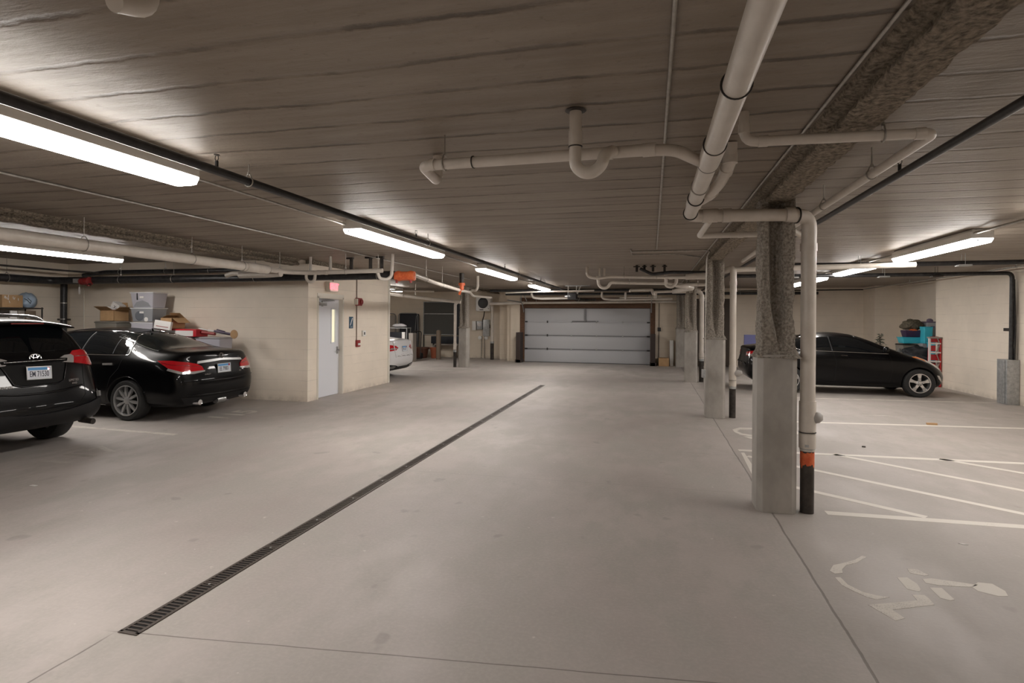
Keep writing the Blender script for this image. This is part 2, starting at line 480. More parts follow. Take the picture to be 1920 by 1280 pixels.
lamp(-3.45, 0.75, 3.58, 'large lit strip lamp at the left edge, nearest of the aisle row')
lamp(-3.45, 6.05, 8.80, 'lit strip lamp hanging over the aisle, second of its row beside the black sprinkler pipe')
lamp(-3.50, 11.40, 14.25, 'lit strip lamp in the aisle row, third from the camera, before the small far one')
lamp(-3.62, 17.20, 19.80, 'small far lit strip lamp of the aisle row, closest to the garage door')
lamp(-3.45, -4.6, -1.9, 'unseen strip lamp added behind the viewer in line with the aisle row')  # unseen lamp, added to light the near floor
lamp(4.02, 4.35, 7.05, 'lit strip lamp over the right bays, only its end shows at the right edge')
lamp(4.02, 8.30, 10.72, 'large lit strip lamp over the right bays beside the conduit')
lamp(4.02, 11.95, 14.0, 'middle small lit strip lamp over the right bays behind the cable bundles')
lamp(4.02, 15.1, 18.1, 'farthest lit strip lamp over the right bays, partly behind the white standpipe')
lamp(4.02, -3.6, -0.9, 'strip lamp over the right bays behind the viewer')
lamp(-9.65, 5.65, 8.46, 'lit strip lamp over the left bays behind the thick white drain pipe')
lamp(-9.30, 17.1, 19.85, 'lit strip lamp in the far left bay, tip showing beside the stairwell block corner')

# ================================================================ STRUCTURE
def struct(name, b, m, **k):
    o = b.build(name, m, **k); o['kind'] = 'structure'; return o
b = MB(); b.box(-13.4, 8.4, -6.2, 24.2, -0.2, 0.0); floor = struct('floor', b, M['floor_concrete'])
b = MB(); b.box(-13.4, 8.4, -6.2, 24.2, CEIL, CEIL + 0.25); struct('ceiling', b, M['ceiling_board_formed_concrete'])
# no slot is cut here; the drain object lays a black strip as its shade
b = MB(); b.box(XL - 0.25, XL, -6.0, 23.75, 0, CEIL); struct('wall_left', b, M['painted_block'])
b = MB(); b.box(XL, XR + 0.8, -6.2, -6.0, 0, CEIL); struct('wall_front', b, M['painted_block'])
b = MB(); b.box(XR, XR + 0.25, -6.0, 17.38, 0, CEIL); struct('wall_right', b, M['painted_block'])
b = MB(); b.box(7.88, 8.1, 17.38, 22.03, 0, CEIL); b.box(XR + 0.25, 7.88, 17.18, 17.38, 0, CEIL); struct('wall_right_recess', b, M['painted_block'])
b = MB(); b.box(7.15, 7.88, 21.0, 22.03, 0, CEIL); struct('wall_right_pilaster', b, M['painted_block'])
DX0, DX1, DZ = -4.927, -0.047, 2.134
b = MB(); b.box(2.98, 8.1, YB, YB + 0.2, 0, CEIL); struct('wall_back_right', b, M['painted_block'])
b = MB(); b.box(DX1 + 0.18, 1.25, YB, YB + 0.2, 0, CEIL); b.box(1.25, 2.98, YB, YB + 0.2, 2.5, CEIL); b.box(-5.30, DX0 - 0.18, YB, YB + 0.2, 0, CEIL); b.box(DX0 - 0.18, DX1 + 0.18, YB, YB + 0.2, DZ + 0.42, CEIL)
struct('wall_back', b, M['painted_block_beige'])
b = MB(); b.box(-5.68, -5.30, 22.22, 22.42, 0, CEIL); b.box(-6.20, -5.68, 22.95, 23.5, 0, CEIL); b.box(-5.5, -5.3, YB, 22.3, 0, CEIL); b.box(-5.75, -5.55, 22.4, 23.0, 0, CEIL)
struct('wall_back_pilaster', b, M['painted_block_beige'])
b = MB(); b.box(-13.0, -6.20, 23.5, 23.7, 0, CEIL); struct('wall_back_left', b, M['painted_block_beige'])
b = MB(); b.box(XL, XF - 0.2, YS, YS + 0.2, 0, CEIL); struct('wall_stairwell_side', b, M['painted_block'])
LY0, LY1 = 10.47, 11.40
b = MB(); b.box(XF - 0.2, XF, YS, LY0 - 0.05, 0, 2.79); b.box(XF - 0.2, XF, LY1 + 0.05, YF2, 0, 2.79); b.box(XF - 0.2, XF, LY0 - 0.05, LY1 + 0.05, 2.215, 2.79)
struct('wall_stairwell_front', b, M['painted_block'])
b = MB(); b.box(XF - 0.22, XF - 0.03, YS + 0.2, YF2, 2.79, CEIL); struct('trim_3', b, M['fireproofing_beam'])
b = MB(); b.box(XL, XF - 0.2, YF2 - 0.2, YF2, 0, CEIL); struct('wall_stairwell_far', b, M['painted_block_beige'])
b = MB(); b.box(XF, XF + 0.016, YF2 - 0.10, YF2 - 0.006, 0, 2.70); struct('trim_1', b, M['frame_cream'])
# dark horizontal shelf line high on the back-left wall (steel angle)
b = MB(); b.box(-12.9, -12.75, -5.9, 9.95, 2.42, 2.47); struct('trim_2', b, M['frame_cream'])

# ---- brown door leaves in the back wall behind the columns
d3 = empty('door_3', (1.25, YB, 0)); d3['kind'] = 'structure'
for k in range(2):
    b = MB(); b.box(0.02 + k * .86, 0.86 + k * .86, 0.05, 0.10, 0.01, 2.44); b.build('door_leaf', M['door_brown'], d3, bevel=0.004)
b = MB(); b.box(0, 0.02, 0, 0.2, 0, 2.5); b.box(1.71, 1.73, 0, 0.2, 0, 2.5); b.box(0, 1.73, 0, 0.2, 2.44, 2.5); b.build('door_frame', M['door_brown'], d3)
# ---- stairwell door
def tagk(o, **k):
    for a, v in k.items(): o[a] = v
    return o
d1 = empty('door_1', (XF, LY0, 0)); d1['kind'] = 'structure'
b = MB()
b.box(-0.17, 0.012, -0.05, 0.0, 0, 2.15); b.box(-0.17, 0.012, 0.93, 0.98, 0, 2.15); b.box(-0.17, 0.012, -0.05, 0.98, 2.11, 2.215)
b.build('door_frame', M['frame_cream'], d1, bevel=0.003)
lf = MB(); lf.box(-0.13, -0.085, 0.002, 0.62, 0.008, 2.108); lf.box(-0.13, -0.085, 0.79, 0.928, 0.008, 2.108)
lf.box(-0.13, -0.085, 0.62, 0.79, 0.008, 1.15); lf.box(-0.13, -0.085, 0.62, 0.79, 1.90, 2.108)
leaf = lf.build('door_leaf', M['door_white'], d1)
b = MB(); b.box(-0.115, -0.10, 0.635, 0.775, 1.165, 1.885); b.build('window_pane', M['glass_lit_pane'], leaf)
b = MB()
for (a0, a1, c0, c1) in ((0.61, 0.635, 1.14, 1.91), (0.775, 0.80, 1.14, 1.91), (0.61, 0.80, 1.14, 1.165), (0.61, 0.80, 1.885, 1.91)):
    b.box(-0.088, -0.078, a0, a1, c0, c1)
b.build('window_bead', M['door_white'], leaf, bevel=0.002)
b = MB(); b.box(-0.085, -0.025, 0.10, 0.36, 1.96, 2.03); b.cyl((-0.055, 0.23, 1.94), (-0.055, 0.23, 2.06), 0.02, 12)
b.cbox((-0.03, 0.45, 2.065), (0.03, 0.42, 0.016), Matrix.Rotation(0.06, 3, 'X')); b.cbox((-0.02, 0.30, 2.085), (0.03, 0.60, 0.012))
b.build('door_closer', M['brushed_metal'], leaf, bevel=0.006)
b = MB(); b.cyl((-0.085, 0.865, 0.985), (-0.03, 0.865, 0.985), 0.018, 12); b.sweep(bend([(-0.035, 0.865, 0.985), (-0.02, 0.83, 0.985), (-0.022, 0.74, 0.975)], 0.02), 0.011, 10)
b.box(-0.088, -0.08, 0.835, 0.895, 0.90, 1.06)
b.build('door_handle', M['brushed_metal'], leaf, smooth=40)

# ---- garage door
g = empty('door_2', (DX0, YB, 0)); g['kind'] = 'structure'
W = DX1 - DX0
H4 = DZ / 4
for k in range(4):
    b = MB(); b.box(0, W, 0.045, 0.09, k * H4 + 0.005, (k + 1) * H4 - 0.005)
    # shallow ribs across the panel
    p = b.build('door_panel', M['garage_panel'], g, bevel=0.004)
    if k < 3:
        b = MB(); b.box(0.0, W, 0.015, 0.05, (k + 1) * H4 - 0.018, (k + 1) * H4 + 0.018)
        b.build('door_stile', M['panel_seam'] if k != 2 else M['garage_panel'], g)
        for i, fx in enumerate((0.07, W * 0.19, W * 0.385, W * 0.585, W * 0.79, W - 0.07)):
            b = MB(); ww = 0.11 if i in (0, 5) else 0.05
            b.cbox((fx, 0.02, (k + 1) * H4), (ww, 0.02, 0.05 if i in (0, 5) else 0.09)); b.cyl((fx - 0.03, 0.01, (k + 1) * H4), (fx + 0.03, 0.01, (k + 1) * H4), 0.012, 8)
            b.build('hinge', M['black_plastic'] if i in (0, 5, 1) else M['galvanised'], g)
b = MB(); b.box(W * 0.385, W * 0.6, 0.015, 0.035, 3 * H4 + 0.0, 3 * H4 + 0.05); b.box(W * 0.485, W * 0.5, -0.02, 0.03, 3 * H4 + 0.03, DZ - 0.03); b.build('lift_bracket', M['panel_seam'], g)
b = MB(); b.box(0, W, 0.03, 0.095, 0.0, 0.02); b.build('bottom_seal', M['black_plastic'], g)
for (s, px) in ((-1, -0.035), (1, W + 0.035)):
    b = MB(); b.sweep(bend([(px, 0.03, 0.0), (px, 0.03, DZ - 0.1), (px, -0.35, DZ + 0.22), (px, -2.6, DZ + 0.24)], 0.3), 0.022, 6)
    b.build('track', M['brushed_metal'], g, smooth=40)
    b = MB(); b.cbox((px, -0.5, DZ + 0.24 + 0.25), (0.03, 0.04, 0.5)); b.cbox((px + s * -0.12, -0.5, DZ + 0.24 + 0.26), (0.03, 0.03, 0.52), Matrix.Rotation(0.45 * s, 3, 'Y'))
    b.build('track_hanger', M['galvanised'], g)
b = MB(); b.box(-0.18, 0.0, -0.02, 0.06, 0, DZ + 0.02); b.box(W, W + 0.18, -0.02, 0.06, 0, DZ + 0.02); b.build('wooden_jamb', M['wood_brown'], g)
b = MB(); b.box(-0.18, W + 0.18, -0.02, 0.08, DZ + 0.01, DZ + 0.42); b.build('wooden_header', M['wood_brown'], g)
b = MB(); b.cyl((0.1, -0.1, DZ + 0.33), (W - 0.1, -0.1, DZ + 0.33), 0.016, 10); b.cyl((W * 0.42, -0.1, DZ + 0.33), (W * 0.58, -0.1, DZ + 0.33), 0.05, 14); b.build('torsion_shaft', M['iron_black'], g, smooth=40)

# guards beside the garage door
for (x, lab) in ((-5.06, 'dark brown steel guard post left of the garage door'), (0.05, 'dark brown steel guard post right of the garage door')):
    b = MB(); b.box(x - 0.09, x + 0.09, 21.5, 21.98, 0.0, 1.18); b.box(x - 0.11, x + 0.13, 21.5, 21.94, 0.0, 0.12)
    tag(b.build('guard_post', M['post_brown'], bevel=0.006), lab, 'post', 'guards beside the garage door')

# garage door opener
op = empty('door_opener', (-2.68, 19.6, 2.40), 0, 'black garage door operator hung from a steel strut above the aisle', 'door opener')
b = MB(); b.box(-0.15, 0.15, -0.2, 0.25, 0.0, 0.22); b.build('motor_box', M['black_plastic'], op, bevel=0.02)
b = MB(); b.cyl((-0.24, -0.02, 0.10), (-0.05, -0.22, 0.10), 0.035, 12); b.build('motor', M['galvanised'], op, smooth=40)
b = MB(); b.box(-0.25, 0.62, -0.04, 0.04, 0.455, 0.483); b.build('strut', M['galvanised'], op)
for (a, c) in ((-0.15, -0.15), (0.14, 0.13), (0.28, 0.16)):
    b = MB(); b.cyl((a, 0, 0.455), (c, 0, 0.18), 0.022, 8); b.build('hanger_bar', M['white_enamel'], op)
b = MB(); b.sweep([(0.12 + 0.13 * math.sin(t), 0.02, 0.06 + 0.15 * math.cos(t)) for t in [i * PI / 8 for i in range(9)]], 0.006, 6); b.build('pull_cord', M['conduit_steel'], op)
b = MB(); b.box(-0.03, 0.03, 0.25, 2.28, 0.06, 0.12); b.build('rail', M['iron_black'], op)

# ================================================================ BEAMS with sprayed fireproofing
def rough_beam(name, x, y0, y1, label, seed, wtop=0.15, wbot=0.105, zbot=2.765):
    prof = [(-wtop, CEIL + 0.002), (-wtop * 0.92, CEIL - 0.022), (-0.065, CEIL - 0.035), (-0.055, zbot + 0.06), (-wbot * 0.75, zbot + 0.045), (-wbot, zbot + 0.03), (-wbot, zbot + 0.005), (-wbot * 0.7, zbot - 0.008),
            (-0.03, zbot - 0.006), (0.03, zbot - 0.004),
            (wbot * 0.7, zbot - 0.008), (wbot, zbot + 0.005), (wbot, zbot + 0.03), (wbot * 0.75, zbot + 0.045), (0.055, zbot + 0.06), (0.065, CEIL - 0.035), (wtop * 0.92, CEIL - 0.022), (wtop, CEIL + 0.002)]
    n = len(prof); ny = int((y1 - y0) / 0.035)
    b = MB(); vs = []
    for j in range(ny + 1):
        y = y0 + (y1 - y0) * j / ny
        for i, (a, c) in enumerate(prof):
            q = Vector((a * 9 + seed, y * 7, c * 9)); q2 = q * 3.1
            amp = 0.0 if i in (0, n - 1) else 1.0
            dx = (noise.noise(q) * 0.018 + noise.noise(q2) * 0.011) * amp
            dz = (noise.noise(q + Vector((9, 3, 1))) * 0.013 + noise.noise(q2 + Vector((4, 4, 4))) * 0.008) * amp
            vs.append((x + a + dx, y, min(c + dz, CEIL + 0.002)))
    fs = [(j * n + i, j * n + i + 1, (j + 1) * n + i + 1, (j + 1) * n + i) for j in range(ny) for i in range(n - 1)]
    fs += [list(range(n)), [ny * n + i for i in range(n)][::-1]]
    b.add(vs, fs)
    return tag(b.build(name, M['fireproofing_beam'], smooth=70), label, 'beam', 'fireproofed ceiling beams')
rough_beam('steel_beam', 1.085, -5.9, 21.9, 'rough fireproofed steel beam running over the row of right columns', 3)
rough_beam('steel_beam', -7.03, -5.9, 10.08, 'rough fireproofed steel beam behind the thick white drain pipe on the left', 11)
rough_beam('steel_beam', -6.42, 13.8, 23.3, 'rough fireproofed steel beam over the far left column beyond the stairwell block', 17)

# ================================================================ COLUMNS
def column(x, y, label, seed, hb=1.405, ns=1.0, rot=0.0):
    root = empty('steel_column', (x, y, 0), rot, label, 'column', 'columns with concrete feet')
    c, h = 0.046, 0.166
    pts = [(-h + c, -h), (h - c, -h), (h, -h + c), (h, h - c), (h - c, h), (-h + c, h), (-h, h - c), (-h, -h + c)]
    b = MB(); b.prism([(a, d, 0) for a, d in pts], (0, 0, 1), hb)
    b.build('concrete_foot', M['column_concrete'], root, bevel=0.006)
    # sprayed H section above the foot
    z0, z1 = hb - 0.03, 2.80
    nz = int(80 * ns); nr = int(112 * ns)
    vs = []
    for j in range(nz + 1):
        t = j / nz; z = z0 + (z1 - z0) * t
        zz = z - hb
        grv = min(1.0, max(0.0, (zz - 0.02) / 0.42)) ** 0.8      # groove closes towards the foot
        flare = 0.022 * max(0.0, 1 - zz / 0.07) ** 2
        hw = 0.140 + flare + 0.006 * max(0, 1 - zz / 0.5)
        hd = 0.135 + flare
        for i in range(nr):
            a = 2 * PI * i / nr
            ca, sa = math.cos(a), math.sin(a)
            # superellipse outline, then press the web groove in on the two faces that look along Y
            e = (abs(ca) ** 7 + abs(sa) ** 7) ** (-1 / 7)
            px = ca * e * hw; py = sa * e * hd
            gw = 0.050 * (0.25 + 0.75 * grv)
            shift = 0.010 * math.sin(z * 4 + seed) - 0.008 + 0.03 * (1 - grv)
            if abs(sa) > abs(ca) * 0.5:
                k = math.exp(-((px - shift) / gw) ** 4) * grv
                py *= 1 - 0.80 * k
                py += math.copysign(0.034 * k * math.exp(-((px - shift - 0.016) / 0.016) ** 2) * (0.6 + 0.4 * math.sin(z * 6 + seed)), sa)
            q = Vector((px * 14 + seed, py * 14, z * 9)); q2 = q * 3.3
            am = 0.011 * noise.noise(q) + 0.008 * noise.noise(q2) + 0.02 * noise.noise(q * 0.35) + (0.004 * noise.noise(q * 9) if ns >= 1 else 0)
            r = math.hypot(px, py) or 1
            vs.append((px * (1 + am / r), py * (1 + am / r), z))
    fs = [(j * nr + i, j * nr + (i + 1) % nr, (j + 1) * nr + (i + 1) % nr, (j + 1) * nr + i) for j in range(nz) for i in range(nr)]
    fs += [list(range(nr))[::-1], [nz * nr + i for i in range(nr)]]
    b = MB(); b.add(vs, fs); b.build('fireproofed_shaft', M['fireproofing'], root, smooth=80)
    # crumbs of spray left on top of the foot
    b = MB(); rnd = random.Random(seed)
    for i in range(26 if ns >= 1 else 10):
        a = rnd.uniform(0, 2 * PI); s = rnd.uniform(0.012, 0.03)
        px, py = max(-h + 0.02, min(h - 0.02, 0.2 * math.cos(a))), max(-h + 0.02, min(h - 0.02, 0.2 * math.sin(a)))
        b.lathe([(0.001, -s), (s * 0.8, -s * 0.5), (s, 0), (s * 0.6, s * 0.6), (0.001, s * 0.8)], 7, (px, py, hb + s * 0.3))
    b.build('spray_crumbs', M['fireproofing'], root, smooth=80)
    return root
column(1.090, 5.59, 'nearest grey column with a rough fireproofed top beside the white standpipe', 1.3, ns=1.35)
column(1.085, 10.56, 'second grey column from the camera in the right row, paint scuffed white near its foot', 5.1)
column(1.06, 16.40, 'third grey column from the camera in the right row', 8.7, ns=0.7)
column(1.03, 21.55, 'farthest grey column of the right row, near the back wall', 12.9, ns=0.7)
column(-6.40, 18.92, 'lone grey column in the far left bay beside its own drain standpipe', 15.2, ns=0.7)

# ================================================================ DRAIN in the floor
dr = empty('trench_drain', (-2.72, 2.46, 0), 0, 'long brown slotted trench drain running down the aisle', 'drain')
DL, DW = 11.9, 0.125
b = MB(); b.box(-DW / 2, DW / 2, 0, DL, 0.0006, 0.0016); b.build('channel_shade', M['drain_shade'], dr)  # flat black strip on the floor stands for the shade in the channel
b = MB()
for s in (-1, 1):
    b.box(s * (DW / 2 - 0.010) - 0.010, s * (DW / 2 - 0.010) + 0.010, 0, DL, 0.0016, 0.006)
b.box(-DW / 2, DW / 2, -0.01, 0.012, 0.0016, 0.006)
b.build('channel_rim', M['drain_iron'], dr)
nseg = 20
for k in range(nseg):
    y0 = DL * k / nseg; y1 = DL * (k + 1) / nseg - 0.006
    b = MB(); n = 19
    for i in range(n + 1):
        yy = y0 + (y1 - y0) * i / n
        wd = 0.028 if i in (0, n) else 0.0115
        b.box(-DW / 2 + 0.012, DW / 2 - 0.012, yy - wd / 2 if i else y0, yy + wd / 2 if i < n else y1, 0.0016, 0.0052)
    gr = b.build('grate', M['drain_iron'], dr)
    b = MB(); b.cyl((0, y1 - 0.016, 0.005), (0, y1 - 0.016, 0.0075), 0.008, 8); b.build('bolt', M['galvanised'], gr)

# ================================================================ PIPES
def ring(mb, c, d, r, w, seg=20):
    c, d = Vector(c), Vector(d).normalized()
    mb.cyl(c - d * w / 2, c + d * w / 2, r, seg)
def pipe(label, pts, r, m='pvc_white', name='drain_pipe', cat='pipe', group=None, br=0.08, seg=16, sleeves=(), bands=(), hangers=(), parent=None, n=5):
    """sleeves: (point, direction, length); bands: (point, direction); hangers: points hung from the slab"""
    b = MB(); b.sweep(bend(pts, br, n), r, seg)
    root = b.build(name, M[m], parent, smooth=50)
    if label: tag(root, label, cat, group)
    for (c, d, l) in sleeves:
        b = MB(); ring(b, c, d, r * 1.13, l, seg); b.build('coupling', M[m], root, smooth=50)
    for (c, d) in bands:
        b = MB(); ring(b, c, d, r * 1.16, 0.006, seg); b.build('joint_ring', M['band_black'], root, smooth=50)
    for hp in hangers:
        c, d = Vector(hp[0]), Vector(hp[1]).normalized()
        b = MB(); u = d.cross(Vector((0, 0, 1))).normalized()
        b.sweep([c + (u * math.sin(t) + Vector((0, 0, 1)) * math.cos(t)) * (r + 0.006) + (Vector((0, 0, 0.02)) if math.cos(t) > 0.8 else Vector()) for t in [2 * PI * i / 18 for i in range(19)]], 0.005, 6)
        b.cyl(c + Vector((0, 0, r + 0.02)), (c.x, c.y, CEIL + 0.001), 0.0045, 6)
        b.cyl(c + Vector((0, 0, r + 0.022)), c + Vector((0, 0, r + 0.04)), 0.010, 6)
        b.build('hanger', M['conduit_steel'], root, smooth=50)
    return root
YV = (0, 1, 0); XV = (1, 0, 0); ZV = (0, 0, 1)
# main drain by the first column
p = pipe('thick glossy white drain pipe overhead running from the top edge to the first column', [(0.325, -5.9, 2.67), (0.325, 5.33, 2.645), (1.20, 5.40, 2.635)], 0.055,
         br=0.10, seg=26, sleeves=((( 0.325, 3.40, 2.65), YV, 0.36), ((0.325, 4.70, 2.645), YV, 0.22), ((0.64, 5.35, 2.641), (1, .06, 0), 0.07), ((0.50, 5.341, 2.643), (1, .06, 0), 0.13), ((1.17, 5.382, 2.636), (1, .06, 0), 0.07)),
         bands=(((0.325, 2.42, 2.655), YV), ((0.325, 3.22, 2.655), YV), ((0.325, 3.58, 2.65), YV), ((0.325, 4.58, 2.647), YV), ((0.325, 5.20, 2.645), YV)),
         hangers=(((0.325, 1.2, 2.665), YV), ((0.325, 4.2, 2.65), YV)))
p = pipe('white drain standpipe beside the nearest column with black iron foot and orange paint', [(1.14, 5.395, 2.635), (1.355, 5.50, 2.635), (1.355, 5.525, 2.40), (1.355, 5.53, 0.55)], 0.062, name='standpipe', br=0.16, seg=26,
         sleeves=(((1.355, 5.53, 0.86), ZV, 0.27), ((1.355, 5.53, 0.64), ZV, 0.13), ((1.355, 5.53, 2.36), ZV, 0.07)), bands=(((1.355, 5.53, 0.715), ZV), ((1.235, 5.435, 2.635), (1, .35, 0))))
def stand_foot(p, x, y, r, ztop, orange=True):
    b = MB(); b.cyl((x, y, 0), (x, y, ztop), r, 22); f = b.build('iron_foot', M['iron_black'], p, smooth=50)
    b = MB(); b.cyl((x, y, ztop - 0.02), (x, y, ztop + 0.055), r * 1.10, 22); b.cyl((x, y, ztop + 0.012), (x, y, ztop + 0.022), r * 1.14, 22); b.cbox((x - 0.02, y - r * 1.14, ztop + 0.018), (0.03, 0.014, 0.022)); b.build('clamp', M['galvanised'], p, smooth=50)
    if orange:
        # brushed paint with a ragged lower edge
        n = 44; vs = []; rr = r + 0.0015
        for row in range(2):
            for k in range(n):
                a = 2 * PI * k / n
                z = ztop - 0.045 + 0.018 * noise.noise(Vector((math.cos(a) * 3, math.sin(a) * 3, 5))) if row else ztop - 0.16 + 0.06 * noise.noise(Vector((math.cos(a) * 4, math.sin(a) * 4, 1))) + 0.03 * noise.noise(Vector((math.cos(a) * 11, math.sin(a) * 11, 1)))
                vs.append((x + rr * math.cos(a), y + rr * math.sin(a), z))
        b = MB(); b.add(vs, [(k, (k + 1) % n, n + (k + 1) % n, n + k) for k in range(n)])
        b.build('orange_paint', M['orange_paint'], f, smooth=50)
stand_foot(p, 1.355, 5.53, 0.057, 0.585)
b = MB(); b.sweep([(1.38, 5.53, 0.85), (1.41, 5.525, 0.85), (1.45, 5.515, 0.85), (1.475, 5.51, 0.85)], [0.03, 0.062, 0.05, 0.022], 7); b.build('cleanout_plug', M['plug_grey'], p, smooth=60)
# branch loop on the far side of the main
pipe('white looped branch pipe rising behind the overhead drain to the slab', [(0.50, 3.98, CEIL), (0.50, 4.0, 2.76), (0.475, 4.35, 2.70), (0.40, 4.65, 2.66), (0.33, 4.78, 2.65)], 0.042, br=0.12, seg=18,
     sleeves=(((0.50, 4.0, 2.785), ZV, 0.07), ((0.49, 4.12, 2.74), (0, .9, -.2), 0.08), ((0.43, 4.55, 2.675), (-.4, .9, -.2), 0.08)))
# left lateral with traps
pipe('long white lateral drain pipe crossing the ceiling left of the overhead drain', [(0.325, 3.62, 2.65), (0.12, 3.32, 2.668), (-0.05, 3.30, 2.67), (-1.46, 3.44, 2.70), (-1.52, 3.86, 2.70), (-1.52, 3.86, CEIL)], 0.034, br=0.07, seg=18,
     sleeves=(((-0.02, 3.30, 2.67), (1, -.1, 0), 0.07), ((-0.24, 3.318, 2.672), (1, -.1, 0), 0.03), ((-1.38, 3.43, 2.70), (1, -.1, 0), 0.03), ((-1.52, 3.86, 2.76), ZV, 0.05)), bands=(((-1.1, 3.404, 2.693), (1, -.1, 0)),), hangers=(((-1.30, 3.424, 2.697), (1, -.1, 0)),))
q = pipe('white U-bend trap pipe dropping from the slab at mid ceiling', [(-0.423, 3.17, CEIL), (-0.423, 3.17, 2.565), (-0.375, 3.17, 2.525), (-0.325, 3.175, 2.525), (-0.275, 3.18, 2.565), (-0.265, 3.20, 2.63), (-0.22, 3.27, 2.668)], 0.034, name='trap_pipe', br=0.05, seg=18,
         sleeves=(((-0.423, 3.17, 2.72), ZV, 0.09),), bands=(((-0.423, 3.17, 2.675), ZV),))
b = MB(); b.lathe([(0.05, 0), (0.06, -0.006), (0.036, -0.012)], 20, (-0.423, 3.17, CEIL)); b.build('sleeve_hole', M['iron_black'], q)
pipe('stub of white pipe hanging from the slab at the top left of the view', [(-1.62, 1.52, CEIL), (-1.62, 1.52, 2.72), (-1.62, 1.40, 2.68)], 0.034, br=0.05, seg=18, name='trap_pipe')
# right lateral, elbow, long run along the beam
pipe('slim white pipe crossing under the beam then turning beside the black sprinkler pipe', [(0.50, 3.42, CEIL), (0.50, 3.42, 2.715), (1.44, 3.42, 2.70), (1.44, 6.6, 2.70), (1.44, 9.9, 2.68)], 0.028, br=0.07, seg=16,
     sleeves=(((0.60, 3.42, 2.713), XV, 0.05), ((1.37, 3.42, 2.701), XV, 0.05), ((0.50, 3.42, 2.79), ZV, 0.05)), hangers=(((1.20, 3.42, 2.704), XV), ((1.44, 4.3, 2.70), YV), ((1.44, 5.4, 2.70), YV), ((1.44, 8.0, 2.69), YV)))
pipe('thin white branch pipe tucked under the overhead drain left of the first column', [(0.50, 5.36, 2.60), (0.46, 5.98, 2.555), (1.45, 5.98, 2.555)], 0.028, br=0.04, seg=16, sleeves=(((0.85, 5.98, 2.555), XV, 0.05),))
pipe('short white vertical pipe stub beside the top of the first column', [(1.27, 5.86, CEIL), (1.27, 5.86, 2.58), (1.40, 5.95, 2.52)], 0.026, seg=14, sleeves=(((1.27, 5.86, 2.66), ZV, 0.05),))

# second column standpipe and its lateral
p = pipe('white drain standpipe beside the second column with black iron foot', [(0.6, 10.9, 2.50), (1.0, 10.86, 2.52), (1.385, 10.56, 2.62), (1.385, 10.56, 0.52)], 0.055, name='standpipe', br=0.06, seg=20,
         sleeves=(((1.385, 10.56, 0.78), ZV, 0.28), ((1.385, 10.56, 0.60), ZV, 0.12), ((1.385, 10.56, 2.36), ZV, 0.07)), bands=(((1.385, 10.56, 0.66), ZV),))
stand_foot(p, 1.385, 10.56, 0.055, 0.53, False)
b = MB(); b.sweep([(1.42, 10.55, 0.78), (1.48, 10.53, 0.79), (1.53, 10.51, 0.80)], [0.05, 0.06, 0.03], 12); b.build('cleanout_plug', M['plug_grey'], p, smooth=60)
pipe('white lateral pipe to the right of the second column passing behind the nearest one', [(1.385, 10.60, 2.60), (2.6, 10.6, 2.62), (4.2, 10.6, 2.64)], 0.045, seg=16, hangers=(((2.2, 10.6, 2.614), XV),))
p = pipe('white drain standpipe beside the third column with black iron foot', [(0.55, 16.3, 2.50), (1.34, 16.40, 2.52), (1.34, 16.42, 0.62)], 0.062, name='standpipe', br=0.2, seg=20,
         sleeves=(((1.34, 16.42, 0.72), ZV, 0.16), ((1.34, 16.41, 2.27), ZV, 0.06)), bands=(((1.34, 16.42, 0.68), ZV), ((1.05, 16.36, 2.512), XV)))
stand_foot(p, 1.34, 16.42, 0.06, 0.60, False)
# cluster left of columns 2-3
pipe('white lateral pipe from the far traps to the second column, upper one', [(-1.41, 12.7, CEIL), (-1.41, 12.7, 2.66), (-1.18, 12.72, 2.62), (-0.95, 12.75, 2.66), (1.25, 12.9, 2.62)], 0.034, br=0.10, seg=14,
     sleeves=(((0.4, 12.85, 2.63), XV, 0.08),), hangers=(((-0.6, 12.77, 2.655), XV), ((0.1, 12.82, 2.64), XV)))
pipe('white U-bend trap pipe of the far ceiling cluster', [(-1.22, 13.2, 2.72), (-1.20, 13.2, 2.50), (-1.10, 13.2, 2.42), (-0.98, 13.2, 2.45), (-0.93, 13.2, 2.56), (-0.4, 13.22, 2.545), (0.35, 13.25, 2.53), (0.62, 13.3, 2.47), (0.72, 13.3, 2.50), (1.3, 13.3, 2.50)], 0.036, name='trap_pipe', br=0.09, seg=14,
     hangers=(((-0.5, 13.22, 2.547), XV), ((1.0, 13.3, 2.50), XV)))
for dx in (0.0, 0.11):
    pipe('short white riser above the far traps, %s of the pair' % ('left' if dx == 0 else 'right'), [(-1.16 + dx, 13.0, CEIL), (-1.16 + dx, 13.0, 2.66)], 0.024, seg=10, name='riser_pipe')
pipe('white wye fitting joining the far pipes above the third column', [(0.55, 13.35, 2.50), (0.95, 14.0, 2.47), (0.66, 15.4, 2.48), (0.60, 16.3, 2.50)], 0.062, br=0.2, seg=16)
pipe('white double trap dropping below the far lateral pipe', [(0.30, 12.9, 2.72), (0.30, 12.9, 2.46), (0.42, 12.9, 2.42), (0.52, 12.9, 2.52), (0.52, 12.9, 2.63)], 0.036, br=0.05, seg=12, name='trap_pipe')
pipe('white capped pipe stub with a trap far above the garage door, right side', [(-0.60, 16.6, 2.50), (-0.60, 16.6, 2.555), (0.02, 16.55, 2.56), (0.02, 16.5, 2.44), (0.12, 16.45, 2.42), (0.06, 16.4, 2.49), (0.55, 16.3, 2.50)], 0.038, br=0.05, seg=12)

